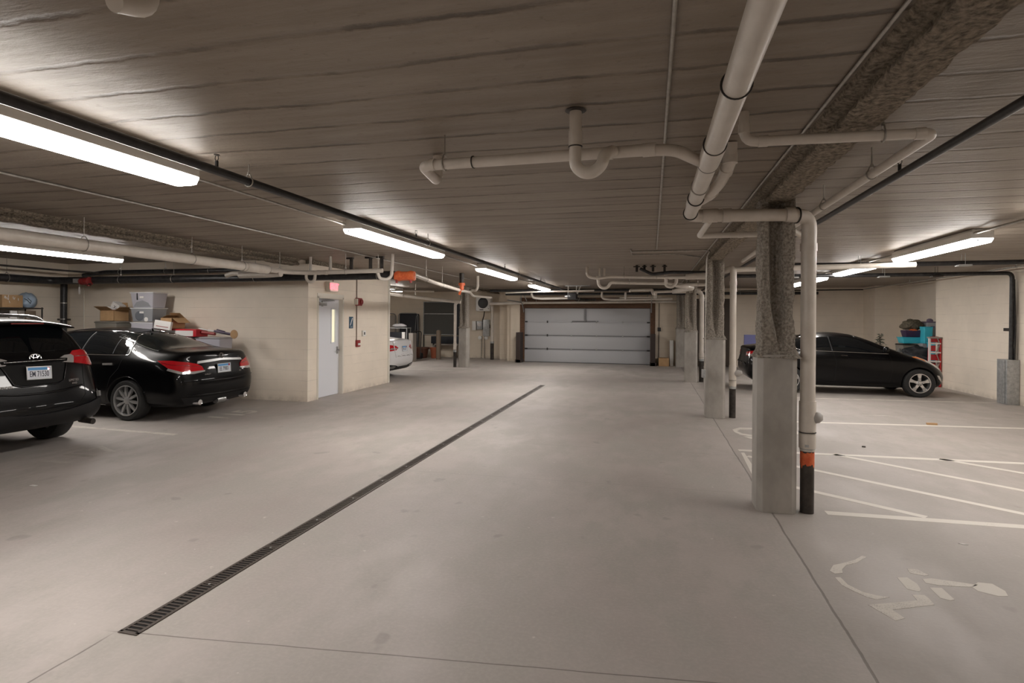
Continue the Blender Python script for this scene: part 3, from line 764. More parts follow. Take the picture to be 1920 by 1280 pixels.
# ---- left bay
pipe('thick white drain pipe running along the left beam', [(-6.58, -5.9, 2.57), (-6.58, 8.55, 2.545)], 0.072, seg=24, sleeves=(((-6.58, 8.35, 2.545), YV, 0.55),),
     bands=(((-6.58, 4.35, 2.555), YV),), hangers=(((-6.58, 5.32, 2.553), YV), ((-6.58, 6.95, 2.55), YV), ((-6.58, 8.0, 2.547), YV)))
pipe('white reducer pipe continuing the thick left drain towards the stairwell door', [(-6.58, 8.5, 2.545), (-6.52, 9.1, 2.535), (-6.2, 9.32, 2.535), (-4.72, 9.34, 2.56)], 0.040, br=0.12, seg=16,
     sleeves=(((-6.55, 8.8, 2.54), (.1, 1, 0), 0.25), ((-6.0, 9.325, 2.54), XV, 0.05), ((-5.85, 9.325, 2.54), XV, 0.05), ((-4.85, 9.34, 2.56), XV, 0.06)), hangers=(((-5.45, 9.33, 2.55), XV), ((-6.56, 8.95, 2.538), YV)))
pipe('white trap pipe with tall riser right of the exit sign', [(-4.62, 9.55, CEIL), (-4.62, 9.50, 2.47), (-4.68, 9.44, 2.40), (-4.80, 9.38, 2.42), (-4.82, 9.35, 2.54), (-4.90, 9.34, 2.56)], 0.030, name='trap_pipe', br=0.05, seg=14, sleeves=(((-4.62, 9.505, 2.53), ZV, 0.05),))
pipe('white vertical riser with a U bend left of the exit sign', [(-6.44, 9.72, CEIL), (-6.44, 9.72, 2.56)], 0.028, name='riser_pipe', seg=12)
pipe('white U bend hanging below the lateral pipe left of the exit sign', [(-6.27, 9.33, 2.54), (-6.27, 9.33, 2.42), (-6.20, 9.33, 2.36), (-6.10, 9.33, 2.38), (-6.08, 9.33, 2.50)], 0.028, name='trap_pipe', br=0.05, seg=12)
pipe('short white riser stub above the lateral pipe and exit sign', [(-6.02, 9.74, CEIL), (-6.02, 9.74, 2.60)], 0.028, name='riser_pipe', seg=12, sleeves=(((-6.02, 9.74, 2.63), ZV, 0.05),))
pipe('white capped pipe pair below the thick left drain', [(-8.05, 9.35, 2.51), (-7.9, 9.35, 2.55), (-7.2, 9.2, 2.53), (-6.65, 8.6, 2.54)], 0.045, br=0.1, seg=14)
pipe('white branch wye with rounded ends under the thick left drain', [(-7.45, 9.0, 2.48), (-6.85, 8.95, 2.48), (-6.50, 8.9, 2.49)], 0.055, seg=14)
# big black insulated pipes along the stairwell side wall
pipe('thick black steel pipe along the stairwell wall above the stacked boxes', [(-12.05, 9.62, 2.47), (-8.0, 9.62, 2.48), (-4.60, 9.62, 2.50)], 0.078, 'black_insulation', seg=20, name='black_pipe',
     hangers=(((-10.9, 9.62, 2.473), XV), ((-9.55, 9.62, 2.476), XV), ((-7.6, 9.62, 2.48), XV), ((-4.95, 9.62, 2.497), XV)))
pipe('slimmer black steel pipe above the thick one on the stairwell wall', [(-12.2, 9.86, 2.60), (-11.6, 9.86, 2.66), (-7.9, 9.86, 2.66)], 0.045, 'black_insulation', seg=14, name='black_pipe', hangers=(((-11.2, 9.86, 2.66), XV), ((-10.0, 9.86, 2.66), XV), ((-8.9, 9.86, 2.66), XV)))
pipe('black steel pipe running along the left wall above the shelf', [(-12.60, -5.5, 2.46), (-12.60, 9.45, 2.46), (-12.05, 9.62, 2.47)], 0.078, 'black_insulation', seg=18, name='black_pipe', br=0.15, hangers=(((-12.6, 8.6, 2.46), YV),))
pipe('thin dark pipe along the left wall close to the slab', [(-12.1, -5.5, 2.70), (-12.1, 9.2, 2.66), (-11.7, 9.9, 2.64)], 0.020, 'iron_black', seg=10, name='black_pipe', hangers=(((-12.1, 7.4, 2.665), YV),))
b = pipe('black wrapped pipe dropping down the corner beside the shelf', [(-12.78, 9.88, 2.46), (-12.78, 9.88, 0.0)], 0.065, 'black_insulation', seg=16, name='black_pipe')
for z in (1.98, 1.62, 1.2):
    c = MB(); c.cyl((-12.78, 9.88, z), (-12.78, 9.88, z + 0.02), 0.07, 16); c.build('strap', M['conduit_steel'], b)
c = MB(); c.box(-12.94, -12.60, 9.86, 9.90, 1.60, 1.64); c.build('wall_bracket', M['iron_black'], b)
pipe('thin pale conduit beside the black corner pipe', [(-12.45, 10.08, 2.40), (-12.45, 10.08, 0.9)], 0.012, 'frame_cream', seg=8, name='conduit')
v = empty('alarm_valve', (-11.72, 9.58, 2.44), 0, 'small red valve with grey box on the black pipe above the boxes', 'valve')
b = MB(); b.lathe([(0.03, -0.18), (0.07, -0.14), (0.075, -0.08), (0.06, -0.06), (0.085, 0.0), (0.06, 0.06), (0.09, 0.10), (0.04, 0.12)], 16, (0, -0.05, 0), 'X'); b.cyl((0.08, -0.06, -0.10), (0.08, -0.06, 0.09), 0.03, 10); b.build('valve_body', M['red_paint'], v, smooth=50)
b = MB(); b.box(-0.30, -0.14, -0.10, 0.02, -0.03, 0.06); b.build('switch_box', M['galvanised'], v)
b = MB(); b.box(-0.17, -0.12, -0.08, -0.078, -0.27, -0.12); b.cyl((-0.145, -0.08, -0.12), (-0.145, -0.08, 0), 0.002, 4); b.build('paper_tag', M['paper_white'], v)
b = MB(); b.cyl((0.12, -0.1, -0.06), (0.22, -0.12, -0.06), 0.012, 8); b.build('drain_nipple', M['iron_black'], v)
v = empty('pipe_coupling', (-4.42, 9.64, 2.48), 0, 'bright orange grooved pipe fitting at the end of the black pipe', 'pipe fitting')
b = MB(); b.lathe([(0.05, -0.20), (0.085, -0.19), (0.10, -0.12), (0.085, -0.06), (0.085, 0.06), (0.10, 0.12), (0.085, 0.19), (0.05, 0.20)], 18, (0, 0, 0.0), 'X'); b.build('fitting_body', M['orange_paint'], v, smooth=50)
for s in (-1, 1):
    b = MB(); b.cyl((s * 0.14, -0.05, -0.13), (s * 0.14, -0.05, -0.07), 0.022, 10); b.build('coupling_bolt', M['red_paint'], v)
pipe('long white pipe running from the orange fitting deep towards the far bay', [(-4.24, 9.66, 2.50), (-4.55, 11.5, 2.47), (-4.86, 14.0, 2.44), (-4.9, 14.9, 2.44)], 0.040, seg=14, sleeves=(((-4.87, 14.2, 2.44), YV, 0.1),), hangers=(((-4.63, 12.1, 2.462), YV), ((-4.4, 10.6, 2.484), YV)))
p = pipe('black iron stub with orange clamp hanging from the slab over the far pipes', [(-4.80, 13.95, CEIL), (-4.80, 13.95, 2.60)], 0.06, 'iron_black', seg=14, name='black_pipe')
b = MB(); b.cyl((-4.80, 13.95, 2.56), (-4.80, 13.95, 2.63), 0.085, 14); b.cyl((-4.80, 13.95, 2.44), (-4.80, 13.95, 2.56), 0.055, 14); b.cbox((-4.83, 13.90, 2.38), (0.05, 0.03, 0.12), Matrix.Rotation(0.3, 3, 'Y')); b.build('orange_clamp', M['orange_paint'], p, smooth=50)
pipe('white trap and riser left of the wall heater', [(-4.66, 14.9, CEIL), (-4.66, 14.9, 2.55), (-4.75, 15.0, 2.48), (-4.9, 15.2, 2.52), (-5.02, 15.3, 2.46), (-5.02, 15.6, 2.36), (-4.7, 16.4, 2.34)], 0.034, name='trap_pipe', br=0.07, seg=12, sleeves=(((-4.66, 14.9, 2.62), ZV, 0.05),))
pipe('white sloping drain pipe in front of the lone far column', [(-9.3, 18.0, 2.60), (-8.2, 18.1, 2.46), (-6.3, 18.2, 2.26)], 0.055, seg=14, sleeves=(((-8.5, 18.07, 2.50), (1, 0, -.12), 0.30), ((-7.3, 18.15, 2.36), (1, 0, -.12), 0.06)), hangers=(((-7.9, 18.1, 2.43), XV),))
pipe('thin white pipe above the sloping drain in the far left bay', [(-9.4, 17.2, 2.66), (-7.6, 17.2, 2.60), (-6.9, 17.3, 2.58)], 0.030, seg=10, hangers=(((-8.2, 17.2, 2.62), XV),))
p = pipe('white standpipe beside the lone far left column with rusty foot', [(-6.55, 18.75, 2.30), (-6.68, 18.75, 2.22), (-6.70, 18.80, 0.62)], 0.05, name='standpipe', br=0.06, seg=14, sleeves=(((-6.70, 18.80, 0.78), ZV, 0.14), ((-6.70, 18.8, 0.66), ZV, 0.08)))
stand_foot(p, -6.70, 18.80, 0.055, 0.55, False)
p = pipe('white drain pipe coming down left of the beige pilaster', [(-4.9, 22.0 - 0.25, 2.34), (-6.42, 22.2, 2.32), (-6.47, 22.75, 2.30), (-6.47, 22.75, 0.75)], 0.06, name='standpipe', br=0.12, seg=14, sleeves=(((-6.47, 22.75, 0.88), ZV, 0.25),))
stand_foot(p, -6.47, 22.75, 0.075, 0.70, False)
# pipes crossing above the garage door
pipe('lower white pipe crossing above the garage door header', [(-4.9, 21.75, 2.34), (-2.0, 21.7, 2.36), (1.0, 21.7, 2.38)], 0.045, seg=12, hangers=(((-4.4, 21.74, 2.343), XV), ((-1.2, 21.7, 2.366), XV)))
pipe('white pipe with a hooked end crossing before the door header, left half', [(-4.35, 20.6, 2.66), (-4.30, 20.6, 2.50), (-4.0, 20.6, 2.46), (-2.85, 20.6, 2.48)], 0.045, br=0.12, seg=12)
pipe('upper thin white pipe crossing left of the door operator', [(-5.0, 19.3, 2.62), (-3.5, 19.3, 2.66), (-1.9, 19.3, 2.69)], 0.026, seg=10)
pipe('white elbowed pipe above the garage door, right half', [(-1.75, 20.6, 2.72), (-1.75, 20.6, 2.46), (-1.4, 20.6, 2.42), (0.7, 20.6, 2.45)], 0.04, br=0.12, seg=12)
pipe('short white vertical pipe with tee above the right half of the garage door', [(-0.90, 20.3, 2.66), (-0.90, 20.3, 2.40)], 0.04, seg=12, sleeves=(((-0.90, 20.3, 2.42), ZV, 0.05),))
pipe('thin white pipe between the door operator and the right columns', [(-1.1, 20.3, 2.48), (0.3, 20.3, 2.50)], 0.022, seg=8)
pipe('short fat white pipe end above the garage door near the right columns', [(0.12, 20.0, 2.66), (0.12, 20.0, 2.44)], 0.06, seg=12)
pipe('dark long pipe crossing the ceiling before the garage door', [(-5.5, 21.2, 2.66), (5.5, 21.2, 2.66)], 0.05, 'black_insulation', seg=12, name='black_pipe', hangers=(((3.0, 21.2, 2.66), XV), ((4.5, 21.2, 2.66), XV)))
pipe('second dark long pipe crossing the ceiling behind the door operator', [(-5.8, 20.1, 2.74), (0.9, 20.1, 2.74)], 0.05, 'black_insulation', seg=12, name='black_pipe')
pipe('black pipe tangle above the white lateral of the far cluster', [(-0.25, 12.4, 2.80), (0.0, 12.45, 2.68), (0.4, 12.45, 2.72), (1.2, 12.45, 2.70)], 0.035, 'black_insulation', br=0.06, seg=10, name='black_pipe')
for i, (x, wd) in enumerate(((-0.32, 0.07), (-0.16, 0.05), (0.02, 0.06), (0.26, 0.05))):
    b = MB(); b.cyl((x, 12.5, 2.74), (x, 12.5, CEIL), 0.026, 8); b.box(x - wd, x + wd, 12.46, 12.54, 2.84, 2.86)
    tag(b.build('pipe_sleeve', M['iron_black']), 'black pipe stub under the slab above the far cluster, %s of four' % ('leftmost', 'second from left', 'third from left', 'rightmost')[i], 'pipe', 'black stubs over the far cluster')
for i, (x, y) in enumerate(((-5.72, 10.0), (-5.28, 9.95), (-5.02, 9.9))):
    b = MB(); b.cyl((x, y, 2.62), (x, y, CEIL), 0.035, 8); b.box(x - 0.11, x + 0.04, y - 0.03, y + 0.03, CEIL - 0.03, CEIL)
    tag(b.build('pipe_sleeve', M['iron_black']), 'black pipe stub under the slab over the stairwell door, %s of three' % ('left', 'middle', 'right')[i], 'pipe', 'black stubs over the stairwell door')

# sprinkler mains
def sprinkler(x, y, z, label, par):
    r = empty('sprinkler_head', (x, y, z)); r.parent = par
    b = MB(); b.cyl((0, 0, 0), (0, 0, 0.045), 0.012, 8); b.build('nipple', M['sprinkler_black'], r)
    b = MB()
    for s in (-1, 1): b.sweep([(s * 0.004, 0, 0.045), (s * 0.014, 0, 0.06), (s * 0.012, 0, 0.078), (0, 0, 0.088)], 0.003, 5)
    b.cyl((0, 0, 0.088), (0, 0, 0.091), 0.02, 12)
    b.build('deflector', M['iron_black'], r)
spl = pipe('long black sprinkler pipe running beside the aisle lamps', [(-3.03, -5.9, 2.75), (-3.03, 20.8, 2.75)], 0.031, 'sprinkler_black', seg=16, name='sprinkler_pipe', sleeves=(((-3.03, 10.0, 2.75), YV, 0.12), ((-3.03, 17.6, 2.75), YV, 0.12)),
     hangers=(((-3.03, 3.75, 2.75), YV), ((-3.03, 7.35, 2.75), YV), ((-3.03, 12.9, 2.75), YV), ((-3.03, 16.2, 2.75), YV)))
sprinkler(-3.03, 3.42, 2.775, 'small black sprinkler head on the left pipe near the first aisle lamp', spl)
sprinkler(-3.03, 6.95, 2.775, 'small black sprinkler head on the left pipe near the second aisle lamp', spl)
sprinkler(-3.03, 11.6, 2.775, 'small black sprinkler head on the left pipe beside the third aisle lamp', spl)
sprinkler(-3.03, 15.6, 2.775, 'small far black sprinkler head on the left pipe', spl)
spr = pipe('long black sprinkler pipe right of the fireproofed beam', [(1.70, -5.9, 2.75), (1.70, 20.8, 2.75)], 0.026, 'sprinkler_black', seg=16, name='sprinkler_pipe', hangers=(((1.70, 8.8, 2.75), YV),))
sprinkler(1.70, 4.55, 2.775, 'small black sprinkler head on the right pipe beside the beam', spr)
# conduits
pipe('thin grey conduit along the slab left of the overhead drain', [(0.075, -5.9, CEIL - 0.012), (0.075, 9.6, CEIL - 0.012)], 0.0095, 'conduit_steel', seg=8, name='conduit', sleeves=(((0.075, 4.2, CEIL - 0.012), YV, 0.03), ((0.075, 5.3, CEIL - 0.012), YV, 0.03)))
pipe('thin grey conduit along the left edge of the fireproofed beam', [(0.90, -5.9, CEIL - 0.012), (0.90, 20.5, CEIL - 0.012)], 0.0095, 'conduit_steel', seg=8, name='conduit', sleeves=(((0.90, 4.55, CEIL - 0.012), YV, 0.03),))
pipe('thin conduit looping down beside the second column to a grey box', [(-0.35, 9.9, CEIL - 0.012), (0.95, 9.9, CEIL - 0.012), (0.905, 10.2, 2.80), (0.895, 10.30, 0.85)], 0.011, 'conduit_steel', seg=8, name='conduit', br=0.12)
b = MB(); b.box(0.845, 0.905, 10.20, 10.32, 0.72, 0.86); tag(b.build('junction_box', M['galvanised'], bevel=0.004), 'small grey electrical box on the left face of the second column', 'electrical box')
pipe('second thin conduit slanting towards the second column', [(-0.35, 9.6, CEIL - 0.012), (-0.35, 10.4, CEIL - 0.012), (0.4, 10.4, CEIL - 0.012), (0.86, 10.9, CEIL - 0.02)], 0.009, 'conduit_steel', seg=8, name='conduit', br=0.12)
pipe('pale conduit on the slab left of the aisle lamps', [(-5.12, -5.9, CEIL - 0.015), (-5.16, 5.0, CEIL - 0.015), (-5.25, 16.0, CEIL - 0.015)], 0.011, 'conduit_steel', seg=8, name='conduit', sleeves=(((-5.16, 4.8, CEIL - 0.015), YV, 0.03), ((-5.17, 5.9, CEIL - 0.015), YV, 0.04), ((-5.2, 8.8, CEIL - 0.015), YV, 0.04)))
pipe('conduit linking the aisle lamps end to end', [(-3.55, 3.5, 2.812), (-3.55, 6.1, 2.812)], 0.011, 'conduit_steel', seg=8, name='conduit')
pipe('conduit between the second and third aisle lamps with a small black box', [(-3.55, 8.75, 2.812), (-3.58, 11.5, 2.812)], 0.012, 'conduit_steel', seg=8, name='conduit', sleeves=(((-3.56, 9.6, 2.812), YV, 0.16),))
pipe('conduit between the third and fourth aisle lamps', [(-3.58, 14.2, 2.812), (-3.6, 17.3, 2.812)], 0.012, 'conduit_steel', seg=8, name='conduit')
pipe('conduit carrying the right bay lamps', [(3.94, 3.0, 2.826), (3.94, 18.6, 2.826)], 0.016, 'conduit_steel', seg=8, name='conduit', sleeves=(((3.94, 8.2, 2.826), YV, 0.1), ((3.94, 11.8, 2.826), YV, 0.1)))
pipe('conduit running under the slab close to the right wall', [(6.95, 3.0, 2.80), (7.0, 21.6, 2.80)], 0.016, 'conduit_steel', seg=8, name='conduit', hangers=(((6.97, 13.2, 2.80), YV), ((6.99, 18.0, 2.80), YV)))
pipe('conduit crossing to the far right corner under the slab', [(3.0, 21.6, 2.76), (7.0, 21.6, 2.79)], 0.02, 'iron_black', seg=8, name='conduit')
for i, (y, z, x1) in enumerate(((11.3, 2.73, 7.34), (13.9, 2.73, 7.27))):
    pts = [(1.9, y, z), (4.4, y + 0.03, z - 0.012), (x1 - 0.22, y, z)] + ([(x1, y, z), (x1, y + 0.02, 0.92)] if i else [(x1, y, z)])
    p = pipe('upper black cable bundle crossing the right bays' if i == 0 else 'black cable bundle crossing the right bays and dropping down the right wall', pts, 0.042, 'black_insulation', seg=10, name='cable_bundle', br=0.16)
    for x in ((3.6, 5.2, 6.4) if i == 0 else (3.1, 4.9, 5.9)):
        b = MB(); b.box(x - 0.10, x + 0.10, y - 0.07, y + 0.07, z - 0.065, z - 0.035)
        for dy in (-0.06, 0.06): b.cyl((x, y + dy, z - 0.05), (x, y + dy, CEIL), 0.004, 5)
        b.build('trapeze_hanger', M['galvanised'] if x < 5.3 else M['iron_black'], p)
for k in range(4):
    pts = [(7.30 + 0.015 * math.sin(k * 2.1), 13.86 + 0.035 * k + 0.02 * math.sin(z * 3 + k), z) for z in [2.6 - 0.17 * i for i in range(11)]]
    b = MB(); b.sweep(pts, 0.014, 6); b.build('loose_cable', M['black_insulation'] if k % 2 else M['sprinkler_black'], p, smooth=60)
b = MB(); b.box(7.355, 7.372, 14.12, 14.36, 1.52, 1.585); b.build('cable_clamp', M['iron_black'], p)
b = MB(); b.box(7.14, 7.36, 13.80, 14.16, 0.0, 0.93); b.box(7.12, 7.14, 13.86, 13.94, 0.02, 0.92)
tag(b.build('cable_guard', M['galvanised'], bevel=0.006), 'grey sheet metal cable guard standing at the foot of the right wall', 'cable guard')
# wall plant on the stairwell front
def on_wall(y, z): return (XF, y, z)
s = empty('exit_sign', (XF, 10.90, 2.36), 0, 'lit red EXIT sign above the white stairwell door', 'exit sign')
b = MB(); b.box(0.0, 0.10, -0.17, 0.17, -0.10, 0.12); b.build('sign_case', M['frame_cream'], s, bevel=0.006)
b = MB(); b.box(0.10, 0.103, -0.14, 0.14, -0.085, 0.10); b.build('sign_face', M['exit_face'], s)
text_mesh('letters', 'EXIT', 0.17, M['exit_red'], s, frame((0.105, 0.0, 0.007), (0, 1, 0)), 0.001, 0.006)
b = MB(); b.cyl((0.04, 0.05, 0.12), (0.04, 0.05, 0.20), 0.012, 8); b.build('mount', M['red_paint'], s)
pipe('thin brown conduit down the stairwell wall to the alarm boxes', [(XF + 0.012, 12.02, 2.77), (XF + 0.012, 12.02, 1.02)], 0.010, 'post_tan', seg=8, name='conduit')
a = empty('fire_alarm', (XF, 12.03, 2.08), 0, 'red fire alarm strobe high on the stairwell wall', 'fire alarm')
b = MB(); b.box(0, 0.09, -0.07, 0.11, -0.09, 0.09); b.build('alarm_body', M['red_paint'], a, bevel=0.008)
b = MB(); b.lathe([(0.06, 0.09), (0.065, 0.11), (0.04, 0.125)], 16, (0, 0.06, 0), 'X'); b.build('horn', M['red_dark'], a)
b = MB(); b.box(0.0, 0.08, -0.12, -0.07, -0.07, 0.07); b.build('back_box', M['frame_cream'], a)
a = empty('pull_station', (XF, 12.05, 1.10), 0, 'red fire alarm pull station lower on the stairwell wall', 'pull station')
b = MB(); b.box(0, 0.05, -0.06, 0.09, -0.075, 0.08); b.build('pull_body', M['red_paint'], a, bevel=0.006)
b = MB(); b.box(0.05, 0.062, -0.035, 0.065, -0.04, 0.01); b.build('pull_handle', M['paper_white'], a)
a = empty('stair_sign', (XF, 11.78, 1.60), 0, 'dark blue stair symbol sign beside the stairwell door', 'sign')
b = MB(); b.box(0, 0.008, -0.085, 0.085, -0.14, 0.13); b.build('sign_plate', M['sign_blue'], a)
b = MB()
pts = [(-0.05, -0.06)]
for i in range(5):
    pts += [(-0.05 + 0.019 * i, -0.06 + 0.032 * (i + 1)), (-0.05 + 0.019 * (i + 1), -0.06 + 0.032 * (i + 1))]
pts += [(0.045, 0.075), (0.02, 0.06), (-0.055, -0.075)]
b.prism([(0.008, y, z) for y, z in [(-0.055, -0.07), (-0.02, -0.07), (-0.02, -0.035), (0.0, -0.035), (0.0, 0.0), (0.02, 0.0), (0.02, 0.035), (0.04, 0.035), (0.04, 0.07), (0.06, 0.07), (0.06, 0.10), (0.035, 0.10)]], (1, 0, 0), 0.002)
b.build('stair_symbol', M['sign_white'], a)
text_mesh('letters', 'STAIR', 0.036, M['sign_white'], a, frame((0.0085, 0, -0.11), (0, 1, 0)), 0.0006)
a = empty('card_reader', (XF, 12.34, 1.33), 0, 'small white card reader with black window beside the alarm conduit', 'card reader')
b = MB(); b.box(0, 0.045, -0.07, 0.07, -0.065, 0.07); b.build('reader_case', M['white_enamel'], a, bevel=0.006)
b = MB(); b.box(0.045, 0.048, -0.025, 0.025, -0.03, 0.035); b.build('reader_window', M['black_plastic'], a)
# ================================================================ CARS
# local frame of a car: x forward from the rear axle, y to the car's left, z up
def loft(stations, rear_bulge=0.10, front_bulge=0.16):
    """stations: list of 10-point half sections [(x, y, z)...] from bottom centre to top centre"""
    K = 10
    bm = bmesh.new()
    rings = []
    for st in stations:
        R = [bm.verts.new(p) for p in st]
        Lv = [R[0]] + [bm.verts.new((p[0], -p[1], p[2])) for p in st[1:-1]] + [R[-1]]
        rings.append((R, Lv))
    for (a, c), (d, e) in zip(rings[:-1], rings[1:]):
        for k in range(K - 1):
            bm.faces.new((a[k], a[k + 1], d[k + 1], d[k]))
            bm.faces.new((c[k], e[k], e[k + 1], c[k + 1]))
    for (ri, bulge) in ((0, -rear_bulge), (-1, front_bulge)):
        R, Lv = rings[ri]
        rows = [[R[2], R[1], R[0], Lv[1], Lv[2]]]
        for k in range(3, 7):
            row = [R[k]]
            for f in (0.55, 0.0, -0.55):
                p = R[k].co; row.append(bm.verts.new((p.x + bulge * (1 - f * f), p.y * f, p.z)))
            row.append(Lv[k]); rows.append(row)
        rows.append([R[7], R[8], R[9], Lv[8], Lv[7]])
        for r0, r1 in zip(rows[:-1], rows[1:]):
            for i in range(4):
                bm.faces.new((r0[i], r0[i + 1], r1[i + 1], r1[i]))
    bmesh.ops.recalc_face_normals(bm, faces=bm.faces)
    return bm

def section(x, zb, w, zbelt, wbelt, zrail, wrail, ztop, dx=None):
    zm = zb + (zbelt - zb) * 0.52
    rows = [(0, zb), (w * .55, zb), (w * .90, zb + .02), (w * .985, zb + .16), (w, zm), (w * .992, zbelt - .10), (wbelt, zbelt), (wrail, zrail), (wrail * .55, zrail + (ztop - zrail) * .72), (0, ztop)]
    return [(x + (dx[i] if dx else 0), a, c) for i, (a, c) in enumerate(rows)]

def car_body(name, bm, root, mats, axles, rw, halfw, levels=3, yin=0.55):
    me = bpy.data.meshes.new(name); bm.to_mesh(me); bm.free()
    o = bpy.data.objects.new(name, me); COL.objects.link(o)
    s = o.modifiers.new('s', 'SUBSURF'); s.levels = levels; s.render_levels = levels
    cut = MB()
    for ax in axles:
        for sy in (-1, 1):
            cut.sweep([(ax, sy * yin, rw * 0.86), (ax, sy * (halfw + 0.3), rw * 0.86)], rw, 40)
    co = cut.build('cut', mats[1])
    bo = o.modifiers.new('b', 'BOOLEAN'); bo.operation = 'DIFFERENCE'; bo.object = co; bo.solver = 'EXACT'
    dg = bpy.context.evaluated_depsgraph_get(); dg.update()
    new = bpy.data.meshes.new_from_object(o.evaluated_get(dg))
    bpy.data.objects.remove(co); bpy.data.objects.remove(o)
    new.materials.clear()
    for m in mats: new.materials.append(m)
    for p in new.polygons:
        p.material_index = 0
        for ax in axles:
            if abs(p.center.y) < halfw + 0.1 and math.hypot(p.center.x - ax, p.center.z - rw * 0.86) < rw - 0.0005 or abs(p.normal.y) < 0.35 and abs(math.hypot(p.center.x - ax, p.center.z - rw * 0.86) - rw) < 0.006 and abs(p.center.y) > yin:
                p.material_index = 1
        if p.normal.z < -0.85: p.material_index = 1
        p.use_smooth = True
    new.set_sharp_from_angle(angle=math.radians(38))
    ob = bpy.data.objects.new(name, new); COL.objects.link(ob); ob.parent = root
    bv = BVHTree.FromPolygons([v.co.copy() for v in new.vertices], [list(p.vertices) for p in new.polygons])
    return ob, bv

def cast(bv, p, d):
    d = Vector(d).normalized(); p = Vector(p)
    h = bv.ray_cast(p - d * 4.0, d)
    if h[0] is not None: return h[0], h[1]
    h = bv.find_nearest(p)
    return h[0], h[1]

def patch(name, pts, d, bv, m, parent, off=0.003, depth=0.02, res=0.045, smooth=60):
    """panel that follows the body: outline pts (3D) cast along d on to the body surface"""
    d = Vector(d).normalized()
    u = d.cross(Vector((0, 0, 1)))
    u = u.normalized() if u.length > 0.1 else Vector((0, 1, 0))
    v = u.cross(d).normalized()
    bm = bmesh.new()
    P2 = [(Vector(p).dot(u), Vector(p).dot(v)) for p in pts]
    vs = [bm.verts.new((a, b, 0)) for a, b in P2]
    f = bm.faces.new(vs)
    bmesh.ops.triangulate(bm, faces=[f])
    for ax in (0, 1):
        lo, hi = min(p[ax] for p in P2), max(p[ax] for p in P2)
        n = max(1, int((hi - lo) / res))
        for i in range(1, n):
            c = [0, 0, 0]; c[ax] = lo + (hi - lo) * i / n
            nn = [0, 0, 0]; nn[ax] = 1
            bmesh.ops.bisect_plane(bm, geom=bm.verts[:] + bm.edges[:] + bm.faces[:], plane_co=c, plane_no=nn)
    bmesh.ops.recalc_face_normals(bm, faces=bm.faces)
    c0 = sum((Vector(p) for p in pts), Vector()) / len(pts)
    base = c0 - u * c0.dot(u) - v * c0.dot(v)
    nr = {}
    for w_ in bm.verts:
        p = base + u * w_.co.x + v * w_.co.y
        h, n = cast(bv, p, d)
        if n.dot(d) > 0: n = -n
        w_.co = h + n * off; nr[w_] = n
    r = bmesh.ops.extrude_face_region(bm, geom=bm.faces[:])
    # the original faces become the inner layer
    ext = [g for g in r['geom'] if isinstance(g, bmesh.types.BMVert)]
    es = set(ext)
    tree = {tuple(round(c, 6) for c in w_.co): n for w_, n in nr.items() if w_.is_valid and w_ not in es}
    for w_ in bm.verts:
        if w_ in es: continue
        n = nr.get(w_)
        if n is not None: w_.co = w_.co - n * depth
    bmesh.ops.recalc_face_normals(bm, faces=bm.faces)
    me = bpy.data.meshes.new(name); bm.to_mesh(me); bm.free()
    me.materials.append(m)
    me.polygons.foreach_set('use_smooth', [True] * len(me.polygons))
    me.set_sharp_from_angle(angle=math.radians(smooth))
    o = bpy.data.objects.new(name, me); COL.objects.link(o); o.parent = parent
    return o

def trim(name, pts, d, bv, m, parent, r=0.006, off=0.004, closed=False, res=0.04, seg=6):
    pts = [Vector(p) for p in pts]
    if closed: pts = pts + [pts[0]]
    out = []
    for a, c in zip(pts[:-1], pts[1:]):
        n = max(1, int((c - a).length / res))
        for i in range(n):
            h, nn = cast(bv, a.lerp(c, i / n), d); out.append(h + nn * off)
    h, nn = cast(bv, pts[-1], d); out.append(h + nn * off)
    o2 = [out[0]]
    for p in out[1:]:
        if (p - o2[-1]).length > 0.004: o2.append(p)
    b = MB(); b.sweep(o2, r, seg)
    return b.build(name, M[m], parent, smooth=70)

